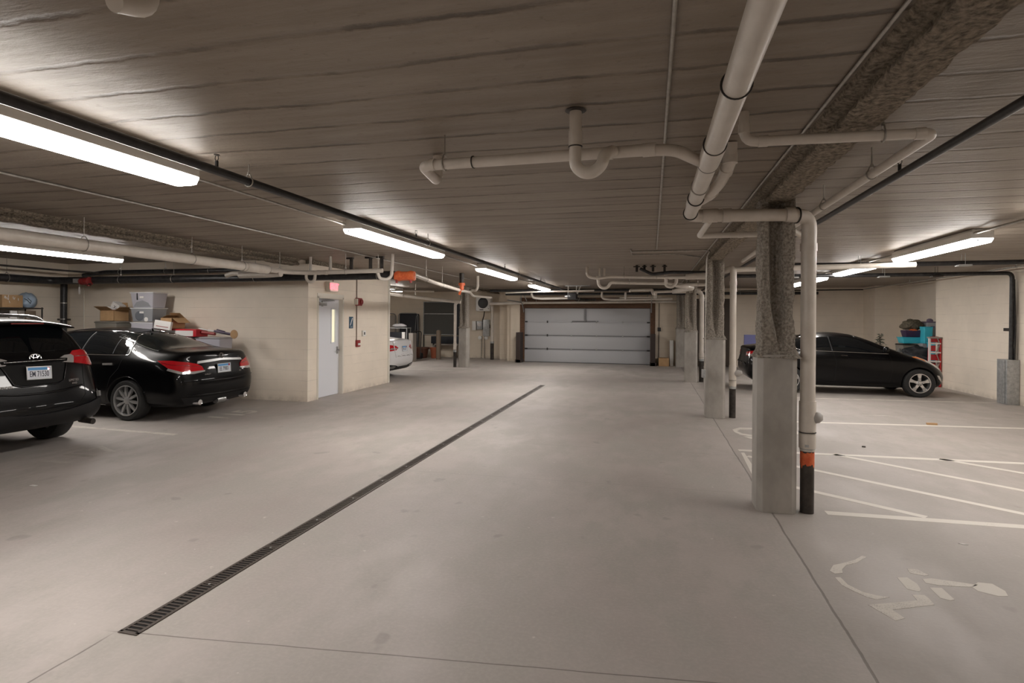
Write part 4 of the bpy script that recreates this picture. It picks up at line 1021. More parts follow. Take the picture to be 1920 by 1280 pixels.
def wheel(root, x, y, side, R, rim, spokes, width=0.22, m='alloy', style='thin'):
    """side = +1/-1: outer face looks along +y/-y"""
    b = MB(); w2 = width / 2
    b.lathe([(rim * 0.98, -w2), (R - 0.02, -w2), (R, -w2 + 0.025), (R + 0.001, 0), (R, w2 - 0.025), (R - 0.02, w2), (rim + 0.02, w2), (rim * 0.98, w2 - 0.012), (rim * 0.98, -w2)], 48, (0, 0, 0), 'Y', caps=False)
    t = b.build('wheel', M['tyre'], root, smooth=50); t.location = (x, y, R)
    s = side
    b = MB()
    b.lathe([(rim + 0.004, s * (w2 - 0.004)), (rim + 0.003, s * (w2 + 0.002)), (rim - 0.012, s * (w2 + 0.002)), (rim - 0.018, s * (w2 - 0.02)), (rim - 0.03, s * (w2 - 0.11)), (rim - 0.002, s * (w2 - 0.11))], 48, (0, 0, 0), 'Y', caps=False)
    for k in range(spokes):
        a = 2 * PI * (k + 0.25) / spokes
        ca, sa = math.cos(a), math.sin(a)
        def P(r, tg, yy): return (r * ca - tg * sa, s * yy, r * sa + tg * ca)
        if style == 'thin': w0, w1, w3 = 0.016, 0.027, 0.021
        else: w0, w1, w3 = 0.040, 0.052, 0.036
        o1 = w2 - 0.012
        for (r0, a0, h0, r1, a1, h1) in ((0.03, w0, o1 - 0.01, rim * 0.55, w1 if style == 'thin' else w0 * 0.8, o1), (rim * 0.55, w1 if style == 'thin' else w0 * 0.8, o1, rim - 0.008, w3 if style == 'thin' else w1 * 1.1, o1 - 0.012)):
            vs = [P(r0, -a0, h0 - .03), P(r0, a0, h0 - .03), P(r0, a0 * .8, h0), P(r0, -a0 * .8, h0), P(r1, -a1, h1 - .03), P(r1, a1, h1 - .03), P(r1, a1 * .8, h1), P(r1, -a1 * .8, h1)]
            b.add(vs, [(0, 1, 2, 3), (4, 7, 6, 5), (0, 4, 5, 1), (1, 5, 6, 2), (2, 6, 7, 3), (3, 7, 4, 0)])
    b.lathe([(0.062, s * (w2 - 0.06)), (0.062, s * (w2 - 0.04)), (0.06, s * (w2 - 0.018)), (0.045, s * (w2 - 0.008)), (0.0, s * (w2 - 0.006))], 20, (0, 0, 0), 'Y')
    b.build('rim', M[m], t, smooth=40)
    b = MB(); b.lathe([(rim - 0.03, s * (w2 - 0.115)), (0.0, s * (w2 - 0.12))], 24, (0, 0, 0), 'Y'); b.build('brake_backing', M['well_dark'], t)
    for k in range(5):
        a = 2 * PI * k / 5
        if style != 'thin':
            b = MB(); b.cyl((0.045 * math.cos(a), s * (w2 - 0.02), 0.045 * math.sin(a)), (0.045 * math.cos(a), s * (w2 - 0.004), 0.045 * math.sin(a)), 0.008, 8); b.build('lug_nut', M['black_plastic'], t)
    return t

def plate(root, c, text, rz, tilt=0.0, wdt=0.305, h=0.152):
    """licence plate whose face looks along local -x of the car (rear)"""
    m = Matrix.Translation(c) @ Matrix.Rotation(tilt, 4, 'Y') @ Matrix.Rotation(rz, 4, 'X')
    def tr(mb): mb.v = [tuple(m @ Vector(v)) for v in mb.v]; return mb
    b = MB(); b.box(-0.004, 0.004, -wdt / 2, wdt / 2, -h / 2, h / 2); p = tr(b).build('licence_plate', M['plate_white'], root)
    b = MB(); b.box(-0.0055, -0.004, -wdt / 2 + 0.014, wdt / 2 - 0.014, h * 0.22, h / 2 - 0.01); tr(b).build('plate_band', M['plate_blue'], p)
    b = MB(); b.box(-0.0062, -0.0045, -wdt / 2 + 0.02, -wdt / 2 + 0.05, h * 0.2, h / 2 - 0.012); tr(b).build('sticker', M['lens_red'], p)
    text_mesh('plate_text', text, 0.096, M['plate_ink'], p, m @ frame((-0.005, 0, -0.016), (0, -1, 0)), 0.0008, 0.0005, xs=0.62)
    b = MB()
    for (x0, x1, z0, z1) in ((-wdt / 2 - .004, wdt / 2 + .004, -h / 2 - .004, -h / 2 + .004), (-wdt / 2 - .004, wdt / 2 + .004, h / 2 - .004, h / 2 + .004), (-wdt / 2 - .004, -wdt / 2 + .004, -h / 2, h / 2), (wdt / 2 - .004, wdt / 2 + .004, -h / 2, h / 2)):
        b.box(-0.007, 0.0, x0, x1, z0, z1)
    tr(b).build('plate_frame', M['brushed_metal'], p)
    return p

def emblem(root, c, s, tilt=0.0):
    """three linked ovals, facing local -x"""
    m = Matrix.Translation(c) @ Matrix.Rotation(tilt, 4, 'Y')
    e = None
    for (cy, cz, a, bb) in ((0, 0, 1.0, 0.66), (0, 0.02, 0.36, 0.62), (0, 0.33, 0.68, 0.28)):
        b = MB(); b.sweep([m @ Vector((0, (cy + a * math.cos(t)) * s, (cz + bb * math.sin(t)) * s)) for t in [2 * PI * i / 28 for i in range(29)]], s * 0.10, 6)
        o = b.build('emblem' if e is None else 'emblem_oval', M['chrome'], root if e is None else e, smooth=60)
        if e is None: e = o
    return e

def place_car(root, X, Y, rz):
    root.location = (X, Y, 0); root.rotation_euler = (0, 0, rz)

# ---------------------------------------------------------------- black sedan seen from behind (left bay)
def sedan_left():
    root = empty('sedan', (0, 0, 0), 0, 'glossy black sedan parked nose to the left wall beside the stairwell block', 'car', None)
    W = .925
    st = []
    st.append([(-.94, 0, .25), (-.96, .50, .25), (-.97, .76, .27), (-1.02, .82, .40), (-1.05, .845, .60), (-.99, .815, .83), (-.93, .76, 1.00), (-.965, .66, 1.095), (-.99, .36, 1.115), (-1.0, 0, 1.12)])
    st.append([(-.84, 0, .20), (-.85, .50, .20), (-.84, .83, .22), (-.82, .895, .38), (-.80, .91, .60), (-.78, .895, .88), (-.77, .82, 1.035), (-.82, .70, 1.115), (-.85, .36, 1.135), (-.86, 0, 1.14)])
    st.append(section(-.50, .20, .925, 1.045, .835, 1.135, .70, 1.155))
    st.append(section(-.24, .19, .93, 1.05, .85, 1.165, .70, 1.185))
    st.append(section(.10, .18, .93, 1.05, .865, 1.29, .665, 1.325))
    st.append(section(.55, .18, .93, 1.045, .87, 1.40, .63, 1.455))
    st.append(section(1.05, .18, .93, 1.035, .875, 1.445, .63, 1.51))
    st.append(section(1.55, .18, .93, 1.02, .875, 1.445, .63, 1.51))
    st.append(section(2.0, .18, .93, 1.005, .87, 1.38, .63, 1.44))
    st.append(section(2.45, .18, .93, .985, .86, 1.19, .68, 1.23))
    st.append(section(2.80, .18, .93, .95, .85, 1.02, .72, 1.05))
    st.append(section(3.3, .18, .92, .88, .83, .94, .68, .965))
    st.append([(3.66, 0, .22), (3.66, .5, .22), (3.62, .78, .24), (3.64, .82, .38), (3.63, .82, .52), (3.60, .80, .66), (3.56, .74, .76), (3.55, .60, .80), (3.56, .35, .82), (3.57, 0, .83)])
    body, bv = car_body('body', loft(st, .09, .20), root, (M['car_black'], M['well_dark']), (0, 2.82), .385, W)
    S = {}
    for s in (-1, 1):
        d = (0, -s, 0); y = s * .8
        def q(l): return [(x, y, z) for x, z in l]
        patch('side_window', q([(.10, 1.075), (1.0, 1.075), (1.0, 1.415), (.62, 1.405), (.34, 1.345), (.16, 1.25)]), d, bv, M['car_glass'], root, .004, .01)
        patch('side_window', q([(1.06, 1.075), (2.14, 1.055), (2.02, 1.15), (1.75, 1.31), (1.52, 1.40), (1.06, 1.42)]), d, bv, M['car_glass'], root, .004, .01)
        trim('window_trim', q([(2.3, 1.05), (1.5, 1.058), (.05, 1.062), (.03, 1.09), (.10, 1.235), (.20, 1.315), (.36, 1.385), (.62, 1.435), (1.10, 1.455), (1.50, 1.44), (1.80, 1.36), (2.3, 1.05)]), d, bv, 'chrome', root, .008, .003)
        trim('window_pillar', q([(1.03, 1.07), (1.03, 1.42)]), d, bv, 'black_plastic', root, .014, .002)
        trim('window_divider', q([(.36, 1.08), (.42, 1.36)]), d, bv, 'black_plastic', root, .008, .003)
        for l in ([(1.03, 1.05), (1.02, .75), (1.0, .30)], [(.10, 1.05), (.16, .85), (.32, .70), (.42, .45), (.45, .28)], [(2.28, 1.0), (2.26, .6), (2.28, .3)]):
            trim('door_gap', q(l), d, bv, 'well_dark', root, .0035, .0)
        dh = patch('door_handle', q([(.26, .90), (.46, .895), (.47, .925), (.27, .935)]), d, bv, M['alloy_bright'], root, .026, .02, .03)
        dh = patch('door_handle', q([(1.22, .90), (1.42, .895), (1.43, .925), (1.23, .935)]), d, bv, M['alloy_bright'], root, .026, .02, .03)
        trim('rocker_trim', q([(.5, .24), (1.5, .235), (2.35, .24)]), d, bv, 'chrome', root, .007, .004)
        b = MB(); b.lathe([(0.02, -0.03), (0.075, -0.02), (0.09, 0.03), (0.07, 0.07), (0.01, 0.08)], 16, (0, 0, 0), 'X'); o = b.build('wing_mirror', M['car_black'], root, smooth=60); o.location = (2.08, s * 1.0, 1.10); o.scale = (1.1, 1.2, .8)
        # wrap-round tail lamp: tip on the flank, body on the rear face
        dd = Vector((.72, -s * .70, 0))
        o = patch('tail_lamp', [(-.62, s * .92, .985), (-.70, s * .92, .94), (-.84, s * .91, .86), (-.97, s * .80, .80), (-1.03, s * .62, .80), (-1.06, s * .44, .815), (-1.05, s * .47, .875), (-1.03, s * .55, .92), (-.98, s * .68, .955), (-.85, s * .86, .985)], dd, bv, M['lens_red'], root, .014, .03, .03)
        patch('reverse_strip', [(-.80, s * .91, .835), (-.95, s * .80, .775), (-1.03, s * .62, .765), (-1.06, s * .42, .79), (-1.06, s * .42, .812), (-1.03, s * .62, .805), (-.96, s * .80, .812), (-.82, s * .905, .868)], dd, bv, M['lens_clear'], o, .017, .02, .03)
        trim('lamp_crease', [(-.70, s * .92, .955), (-.86, s * .88, .92), (-1.0, s * .70, .90), (-1.05, s * .50, .87)], dd, bv, 'lens_red_deep', o, .006, .013)
        b = MB(); b.lathe([(.040, -.05), (.046, -.055), (.046, .06), (.036, .06), (.034, -.045)], 22, (-1.03, s * .53, .295), 'X'); b.build('exhaust_tip', M['chrome'], root, smooth=40)
        b = MB(); b.cyl((-1.0, s * .53, .295), (-.9, s * .53, .295), .033, 14); b.build('exhaust_pipe', M['well_dark'], root)
        for ax in (0, 2.82):
            wheel(root, ax, s * .815, s, .33, .247, 10)
        trim('arch_lip', [(0 + .388 * math.cos(t), s * .8, .333 + .388 * math.sin(t)) for t in [PI * i / 20 for i in range(21)]], d, bv, 'car_black', root, .006, .002)
        patch('quarter_patch', q([(-.16, 1.10), (.0, 1.11), (.06, 1.22), (.02, 1.25)]), d, bv, M['car_black'], root, .001, .004)  # thin patch of body black on the rear pillar
    patch('rear_window', [(-.40, .66, 1.17), (-.42, .35, 1.17), (-.42, -.35, 1.17), (-.40, -.66, 1.17), (.10, -.625, 1.33), (.42, -.58, 1.42), (.46, 0, 1.46), (.42, .58, 1.42), (.10, .625, 1.33)], (.55, 0, -.83), bv, M['car_glass_haze'], root, .004, .01, .06)
    trim('window_seal', [(-.42, .68, 1.17), (.10, .645, 1.33), (.45, .60, 1.42), (.49, 0, 1.46), (.45, -.60, 1.42), (.10, -.645, 1.33), (-.42, -.68, 1.17)], (.55, 0, -.83), bv, 'black_plastic', root, .008, .002)
    patch('windscreen', [(2.85, .68, 1.05), (2.85, -.68, 1.05), (1.98, -.56, 1.40), (1.95, 0, 1.43), (1.98, .56, 1.40)], (-.6, 0, -.8), bv, M['car_glass'], root, .004, .01, .06)
    rear = (1, 0, 0)
    patch('trunk_garnish', [(-1.1, .52, .925), (-1.1, 0, .955), (-1.1, -.52, .925), (-1.1, -.50, .965), (-1.1, 0, .995), (-1.1, .50, .965)], rear, bv, M['brushed_metal'], root, .012, .02, .04)
    trim('trunk_gap', [(-1.1, .50, .915), (-1.1, .48, .80), (-1.1, .40, .70), (-1.1, 0, .69), (-1.1, -.40, .70), (-1.1, -.48, .80), (-1.1, -.50, .915)], rear, bv, 'well_dark', root, .004, .0)
    patch('bumper_lip', [(-1.1, .80, .39), (-1.1, .4, .37), (-1.1, -.4, .37), (-1.1, -.80, .39), (-1.1, -.72, .28), (-1.1, 0, .27), (-1.1, .72, .28)], rear, bv, M['cladding'], root, .006, .02, .05)
    trim('bumper_crease', [(-1.1, .78, .66), (-1.1, .4, .635), (-1.1, 0, .63), (-1.1, -.4, .635), (-1.1, -.78, .66)], rear, bv, 'car_black', root, .012, .002)
    trim('bumper_crease', [(-1.1, .74, .42), (-1.1, 0, .40), (-1.1, -.74, .42)], rear, bv, 'car_black', root, .010, .002)
    h, n = cast(bv, (-1.1, 0, .82), rear); plate(root, (h.x - .012, 0, .825), 'EE 79801', 0, .08)
    h, n = cast(bv, (-1.1, 0, 1.02), rear); emblem(root, (h.x - .012, 0, 1.035), .062, .15)
    h, n = cast(bv, (-1.1, -.42, .96), rear)
    for (t_, yy, sz) in (('AVALON', .36, .035), ('XLS', -.40, .035)):
        h, n = cast(bv, (-1.1, yy, .745), rear); text_mesh('badge', t_, sz, M['chrome'], root, frame((h.x - .004, yy, .745), (0, -1, 0)), .002)
    b = MB(); b.lathe([(.03, 0), (.028, .012), (.012, .045), (.002, .05)], 12, (.45, 0, 1.44)); b.build('antenna_fin', M['car_black'], root, smooth=60)
    b = MB(); b.cyl((-.95, -.15, .26), (-.95, .05, .26), .06, 12); b.build('silencer', M['brushed_metal'], root, smooth=40)
    return root
c = sedan_left(); place_car(c, -8.30, 8.35, PI)

# ---------------------------------------------------------------- black SUV at the left edge
def suv():
    root = empty('suv', (0, 0, 0), 0, 'black sport utility car with roof rails at the left edge, rear facing the aisle', 'car', None)
    st = []
    st.append([(-.86, 0, .36), (-.88, .5, .36), (-.88, .76, .38), (-.93, .85, .46), (-.90, .865, .66), (-.80, .84, .98), (-.75, .80, 1.20), (-.46, .66, 1.60), (-.47, .38, 1.655), (-.48, 0, 1.665)])
    st.append([(-.74, 0, .30), (-.74, .5, .30), (-.72, .84, .33), (-.72, .93, .46), (-.70, .935, .68), (-.60, .915, 1.0), (-.56, .87, 1.22), (-.30, .715, 1.61), (-.32, .42, 1.65), (-.34, 0, 1.66)])
    st.append(section(-.30, .26, .945, 1.16, .88, 1.585, .72, 1.665))
    st.append(section(.30, .24, .945, 1.15, .885, 1.60, .72, 1.675))
    st.append(section(1.0, .24, .945, 1.13, .885, 1.61, .72, 1.685))
    st.append(section(1.7, .24, .945, 1.11, .885, 1.58, .70, 1.655))
    st.append(section(2.15, .24, .945, 1.09, .88, 1.48, .70, 1.56))
    st.append(section(2.6, .24, .945, 1.07, .87, 1.17, .72, 1.22))
    st.append(section(3.1, .24, .93, .98, .85, 1.05, .70, 1.08))
    st.append([(3.55, 0, .30), (3.55, .5, .30), (3.50, .78, .32), (3.52, .82, .48), (3.50, .82, .62), (3.47, .80, .80), (3.42, .76, .90), (3.40, .60, .93), (3.40, .35, .95), (3.40, 0, .96)])
    body, bv = car_body('body', loft(st, .08, .2), root, (M['car_black'], M['well_dark']), (0, 2.79), .43, .94)
    rear = (1, 0, 0)
    def r(l, x=-1.0): return [(x, y, z) for y, z in l]
    # moulded bumper standing proud of the tailgate
    bp = patch('bumper', r([(.90, .60), (.80, .60), (.62, .56), (.3, .52), (0, .51), (-.3, .52), (-.62, .56), (-.80, .60), (-.90, .60), (-.88, .38), (-.5, .36), (0, .35), (.5, .36), (.88, .38)]), rear, bv, M['cladding'], root, .035, .06, .05)
    for s in (-1, 1):
        patch('bumper_corner', [(-.92, s * .86, .60), (-.75, s * .95, .70), (-.50, s * .96, .66), (-.46, s * .96, .36), (-.75, s * .95, .34), (-.92, s * .85, .38)], (.6, -s * .8, 0), bv, M['cladding'], bp, .030, .06, .05)
        # lamps: clear inner piece on the hatch, red outer piece wrapping the corner
        dd = Vector((.8, -s * .6, 0))
        patch('reverse_lamp', [(-.88, s * .36, 1.105), (-.89, s * .55, 1.085), (-.88, s * .61, 1.17), (-.86, s * .56, 1.20), (-.87, s * .40, 1.19), (-.88, s * .33, 1.165)], rear, bv, M['lens_clear'], root, .022, .03, .03)
        o = patch('tail_lamp', [(-.89, s * .555, 1.09), (-.84, s * .76, 1.05), (-.70, s * .88, 1.02), (-.66, s * .90, 1.06), (-.64, s * .89, 1.17), (-.70, s * .86, 1.225), (-.80, s * .74, 1.245), (-.83, s * .60, 1.235), (-.86, s * .56, 1.20), (-.88, s * .61, 1.17)], dd, bv, M['lens_red'], root, .026, .04, .03)
        trim('lamp_crease', [(-.87, s * .60, 1.165), (-.80, s * .80, 1.165), (-.68, s * .87, 1.16)], dd, bv, 'lens_red_deep', o, .007, .026)
        patch('side_marker', [(-.66, s * .90, 1.03), (-.60, s * .91, 1.03), (-.60, s * .91, 1.15), (-.65, s * .90, 1.15)], (.3, -s * 1, 0), bv, M['lens_amber'], o, .026, .03, .03)
        patch('reflector', [(-.90, s * .80, .62), (-.86, s * .84, .62), (-.82, s * .86, .68), (-.88, s * .80, .69)], dd, bv, M['grey_plastic'], bp, .04, .03, .03)
        for ax in (0, 2.79):
            wheel(root, ax, s * .835, s, .36, .235, 7, .24)
        # side glass and trims
        d = (0, -s, 0); y = s * .85
        for l in ([(-.30, 1.23), (.25, 1.21), (.25, 1.57), (-.05, 1.56)], [(.32, 1.21), (1.10, 1.19), (1.10, 1.60), (.32, 1.58)], [(1.17, 1.19), (2.2, 1.16), (1.75, 1.53), (1.17, 1.60)]):
            patch('side_window', [(x, y, z) for x, z in l], d, bv, M['car_glass'], root, .004, .01)
        b = MB(); rx = [(-.12, 1.60), (.0, 1.655), (.15, 1.68), (.9, 1.70), (1.5, 1.685), (1.62, 1.62)]
        b.sweep(bend([(x, s * .66, z + .018) for x, z in rx], .08), [.016] + [.021] * (len(bend([(x, s * .66, z) for x, z in rx], .08)) - 2) + [.016], 10)
        b.build('roof_rail', M['alloy_bright'], root, smooth=60)
        b = MB(); b.cyl((-.80, s * .63, .33), (-1.02, s * .63, .315), .038, 14); b.build('exhaust_tip', M['iron_black'], root, smooth=40)
    # hatch: window, spoiler, handle, recess
    patch('rear_window', r([(.66, 1.29), (.45, 1.265), (0, 1.255), (-.45, 1.265), (-.66, 1.29), (-.60, 1.535), (-.4, 1.575), (0, 1.585), (.4, 1.575), (.60, 1.535)]), rear, bv, M['car_glass'], root, .004, .01, .05)
    b = MB()
    n = 16; vs = []
    for i in range(n + 1):
        yy = -.66 + 1.32 * i / n; k = 1 - (abs(yy) / .70) ** 4
        for (x, z) in ((-.16, 1.675), (-.50, 1.655), (-.64 - .05 * k, 1.615), (-.65 - .05 * k, 1.60), (-.46, 1.595), (-.3, 1.62)):
            vs.append((x, yy, z - .06 * (abs(yy) / .66) ** 2))
    b.add(vs, [(i * 6 + j, i * 6 + (j + 1) % 6, (i + 1) * 6 + (j + 1) % 6, (i + 1) * 6 + j) for i in range(n) for j in range(6)] + [tuple(range(6)), tuple(n * 6 + j for j in range(6))[::-1]])
    sp = b.build('spoiler', M['car_black'], root, smooth=45)
    b = MB(); b.box(-.705, -.68, -.20, .20, 1.598, 1.612); b.build('brake_light', M['lens_red_deep'], sp)
    rc = patch('plate_recess', r([(.40, 1.115), (.30, .885), (.22, .86), (-.22, .86), (-.30, .885), (-.40, 1.115)]), rear, bv, M['well_dark'], root, .002, .01, .05)
    trim('recess_edge', r([(.41, 1.12), (.31, .88), (.22, .855), (-.22, .855), (-.31, .88), (-.41, 1.12)]), rear, bv, 'car_black', root, .011, .004)
    patch('hatch_handle', r([(.40, 1.115), (-.40, 1.115), (-.42, 1.15), (-.2, 1.165), (.2, 1.165), (.42, 1.15)]), rear, bv, M['car_black'], root, .03, .03, .04)
    trim('handle_edge', r([(.38, 1.135), (.1, 1.138), (-.1, 1.138), (-.38, 1.135)]), rear, bv, 'chrome', root, .004, .034)
    for l in ([(.66, 1.08), (.62, .9), (.60, .68), (.5, .58), (0, .545), (-.5, .58), (-.60, .68), (-.62, .9), (-.66, 1.08)],):
        trim('hatch_gap', r(l), rear, bv, 'well_dark', root, .004, .0)
    trim('hatch_crease', r([(.58, .80), (.3, .765), (0, .755), (-.3, .765), (-.58, .80)]), rear, bv, 'car_black', root, .014, .0)
    h, n_ = cast(bv, (-1, 0, 1.0), rear)
    plate(root, (h.x - .02, 0, 1.005), 'EM 71530', .03, .12)
    h, n_ = cast(bv, (-1, 0, 1.18), rear); emblem(root, (h.x - .02, 0, 1.185), .072, .2)
    for (t_, yy, zz, sz) in (('LIMITED', -.46, .875, .042), ('4WD', -.46, .835, .034), ('HIGHLANDER', .46, .86, .045)):
        h, n_ = cast(bv, (-1, yy, zz), rear); text_mesh('badge', t_, sz, M['chrome'], root, frame((h.x - .006, yy, zz), (-n_.y, n_.x, 0)), .002)
    b = MB(); b.sweep([(-.15, .38, 1.70), (-.42, .42, 1.95)], [.006, .003], 6); b.build('antenna', M['black_plastic'], root)
    b = MB(); b.cyl((-.35, .3, .36), (-.35, -.3, .36), .11, 14); b.cyl((0, .75, .36), (0, -.75, .36), .05, 10); b.build('rear_axle', M['iron_black'], root, smooth=40)
    b = MB(); b.lathe([(.0, -.06), (.07, -.04), (.08, .03), (.0, .06)], 12, (-.12, -.45, .36)); b.build('hub_carrier', M['brushed_metal'], root, smooth=60)
    return root
c = suv(); place_car(c, -8.17, 5.335, PI); c.scale = (1, .935, 1)

# ---------------------------------------------------------------- black sedan in profile (right bay)
def sedan_right():
    root = empty('sedan', (0, 0, 0), 0, 'black sedan in profile parked across the right bays, nose towards the right wall', 'car', None)
    st = []
    st.append([(-.80, 0, .28), (-.82, .5, .28), (-.83, .70, .30), (-.89, .78, .42), (-.93, .795, .58), (-.88, .77, .80), (-.84, .72, .96), (-.90, .62, 1.045), (-.93, .34, 1.065), (-.94, 0, 1.07)])
    st.append([(-.66, 0, .20), (-.66, .5, .20), (-.66, .78, .23), (-.66, .85, .38), (-.66, .865, .58), (-.64, .85, .84), (-.62, .78, 1.0), (-.68, .66, 1.075), (-.72, .34, 1.095), (-.72, 0, 1.10)])
    st.append(section(-.38, .19, .885, 1.02, .80, 1.115, .66, 1.135))
    st.append(section(-.10, .18, .89, 1.02, .82, 1.19, .62, 1.22))
    st.append(section(.30, .18, .89, 1.01, .83, 1.305, .60, 1.355))
    st.append(section(.75, .17, .89, .99, .84, 1.375, .59, 1.435))
    st.append(section(1.15, .17, .89, .975, .84, 1.385, .59, 1.45))
    st.append(section(1.55, .17, .89, .955, .84, 1.33, .60, 1.395))
    st.append(section(2.0, .17, .89, .93, .83, 1.16, .64, 1.205))
    st.append(section(2.45, .17, .89, .89, .82, .97, .68, 1.00))
    st.append(section(2.85, .17, .885, .82, .80, .875, .66, .90))
    st.append([(3.20, 0, .19), (3.20, .5, .19), (3.12, .75, .20), (3.18, .79, .34), (3.18, .795, .48), (3.13, .78, .60), (3.08, .72, .70), (3.08, .56, .745), (3.10, .32, .765), (3.11, 0, .775)])
    body, bv = car_body('body', loft(st, .07, .26), root, (M['car_black'], M['well_dark']), (0, 2.7), .365, .89)
    for s in (-1, 1):
        d = (0, -s, 0); y = s * .8
        def q(l): return [(x, y, z) for x, z in l]
        patch('side_window', q([(.00, 1.115), (.22, 1.03), (.90, 1.02), (.86, 1.33), (.55, 1.315), (.25, 1.235)]), d, bv, M['car_glass'], root, .004, .01)
        patch('side_window', q([(.97, 1.02), (1.95, .985), (2.10, 1.0), (1.80, 1.14), (1.52, 1.27), (1.30, 1.33), (.93, 1.335)]), d, bv, M['car_glass'], root, .004, .01)
        trim('window_trim', q([(-.10, 1.12), (.10, 1.06), (.30, 1.01), (1.0, .998), (2.1, .962)]), d, bv, 'chrome', root, .006, .004)
        trim('window_pillar', q([(.93, 1.01), (.895, 1.34)]), d, bv, 'black_plastic', root, .013, .003)
        for l in ([(.94, 1.0), (1.0, .75), (.97, .30)], [(2.12, .93), (2.16, .6), (2.08, .25)], [(.12, 1.05), (.28, .80), (.38, .55), (.40, .25)]):
            trim('door_gap', q(l), d, bv, 'well_dark', root, .0035, .0)
        for x in (1.08, .20):
            patch('door_handle', q([(x, .885), (x + .17, .875), (x + .17, .905), (x, .915)]), d, bv, M['car_black'], root, .03, .02, .03)
            patch('handle_edge', q([(x + .02, .907), (x + .15, .900), (x + .15, .906), (x + .02, .913)]), d, bv, M['chrome'], root, .031, .01, .03)
        trim('shoulder_crease', q([(.0, .97), (.6, .915), (1.2, .885), (2.0, .86)]), d, bv, 'car_black', root, .010, .0)
        trim('sill_crease', q([(.45, .30), (1.3, .27), (2.2, .29)]), d, bv, 'car_black', root, .012, .0)
        b = MB(); b.sweep([(2.0, s * .80, 1.02), (2.0, s * .88, 1.04)], .018, 8); b.lathe([(0.01, -0.06), (0.06, -0.045), (0.075, 0.0), (0.06, 0.04), (0.01, 0.055)], 16, (2.0, s * .95, 1.065), 'X'); b.build('wing_mirror', M['car_black'], root, smooth=60)
        dd = Vector((-.55, -s * .83, 0))
        hl = patch('headlamp', [(2.68, s * .84, .895), (2.80, s * .84, .835), (2.98, s * .82, .745), (3.12, s * .78, .645), (3.17, s * .70, .60), (3.16, s * .66, .64), (3.10, s * .72, .73), (2.97, s * .80, .83), (2.80, s * .83, .895)], dd, bv, M['lens_clear'], root, .010, .02, .03)
        patch('indicator', [(2.67, s * .845, .898), (2.80, s * .84, .84), (2.90, s * .835, .80), (2.92, s * .82, .845), (2.80, s * .83, .90)], dd, bv, M['lens_amber'], hl, .014, .02, .03)
        patch('fog_lamp', [(3.06, s * .80, .50), (3.12, s * .78, .49), (3.20, s * .72, .36), (3.18, s * .74, .35), (3.11, s * .79, .42)], (-.7, -s * .7, 0), bv, M['lens_clear'], root, .010, .02, .03)
        dt = Vector((.72, -s * .70, 0))
        o = patch('tail_lamp', [(-.56, s * .87, .93), (-.70, s * .85, .87), (-.88, s * .74, .845), (-.95, s * .56, .85), (-.94, s * .56, .94), (-.88, s * .72, .965), (-.72, s * .83, .97)], dt, bv, M['lens_red'], root, .012, .02, .03)
        patch('reverse_strip', [(-.70, s * .86, .885), (-.88, s * .74, .86), (-.95, s * .56, .87), (-.95, s * .56, .895), (-.88, s * .74, .89), (-.72, s * .85, .905)], dt, bv, M['lens_clear'], o, .015, .02, .03)
        for ax in (0, 2.7):
            wheel(root, ax, s * .78, s, .318, .215, 5, .205, 'alloy_bright', 'wide')
    patch('rear_window', [(-.40, .60, 1.12), (-.40, -.60, 1.12), (.35, -.55, 1.36), (.40, 0, 1.40), (.35, .55, 1.36)], (.35, 0, -.93), bv, M['car_glass'], root, .004, .01, .06)
    patch('windscreen', [(2.45, .66, .99), (2.45, -.66, .99), (1.50, -.54, 1.36), (1.45, 0, 1.40), (1.50, .54, 1.36)], (-.45, 0, -.89), bv, M['car_glass'], root, .004, .01, .06)
    trim('trunk_lip', [(-.93, .60, 1.06), (-.96, .3, 1.075), (-.97, 0, 1.08), (-.96, -.3, 1.075), (-.93, -.60, 1.06)], (0, 0, -1), bv, 'car_black', root, .014, .004)
    b = MB(); b.lathe([(.03, 0), (.026, .012), (.010, .04), (.002, .045)], 12, (.30, 0, 1.345)); b.build('antenna_fin', M['car_black'], root, smooth=60)
    return root
c = sedan_right(); place_car(c, 3.17, 15.43, 0)

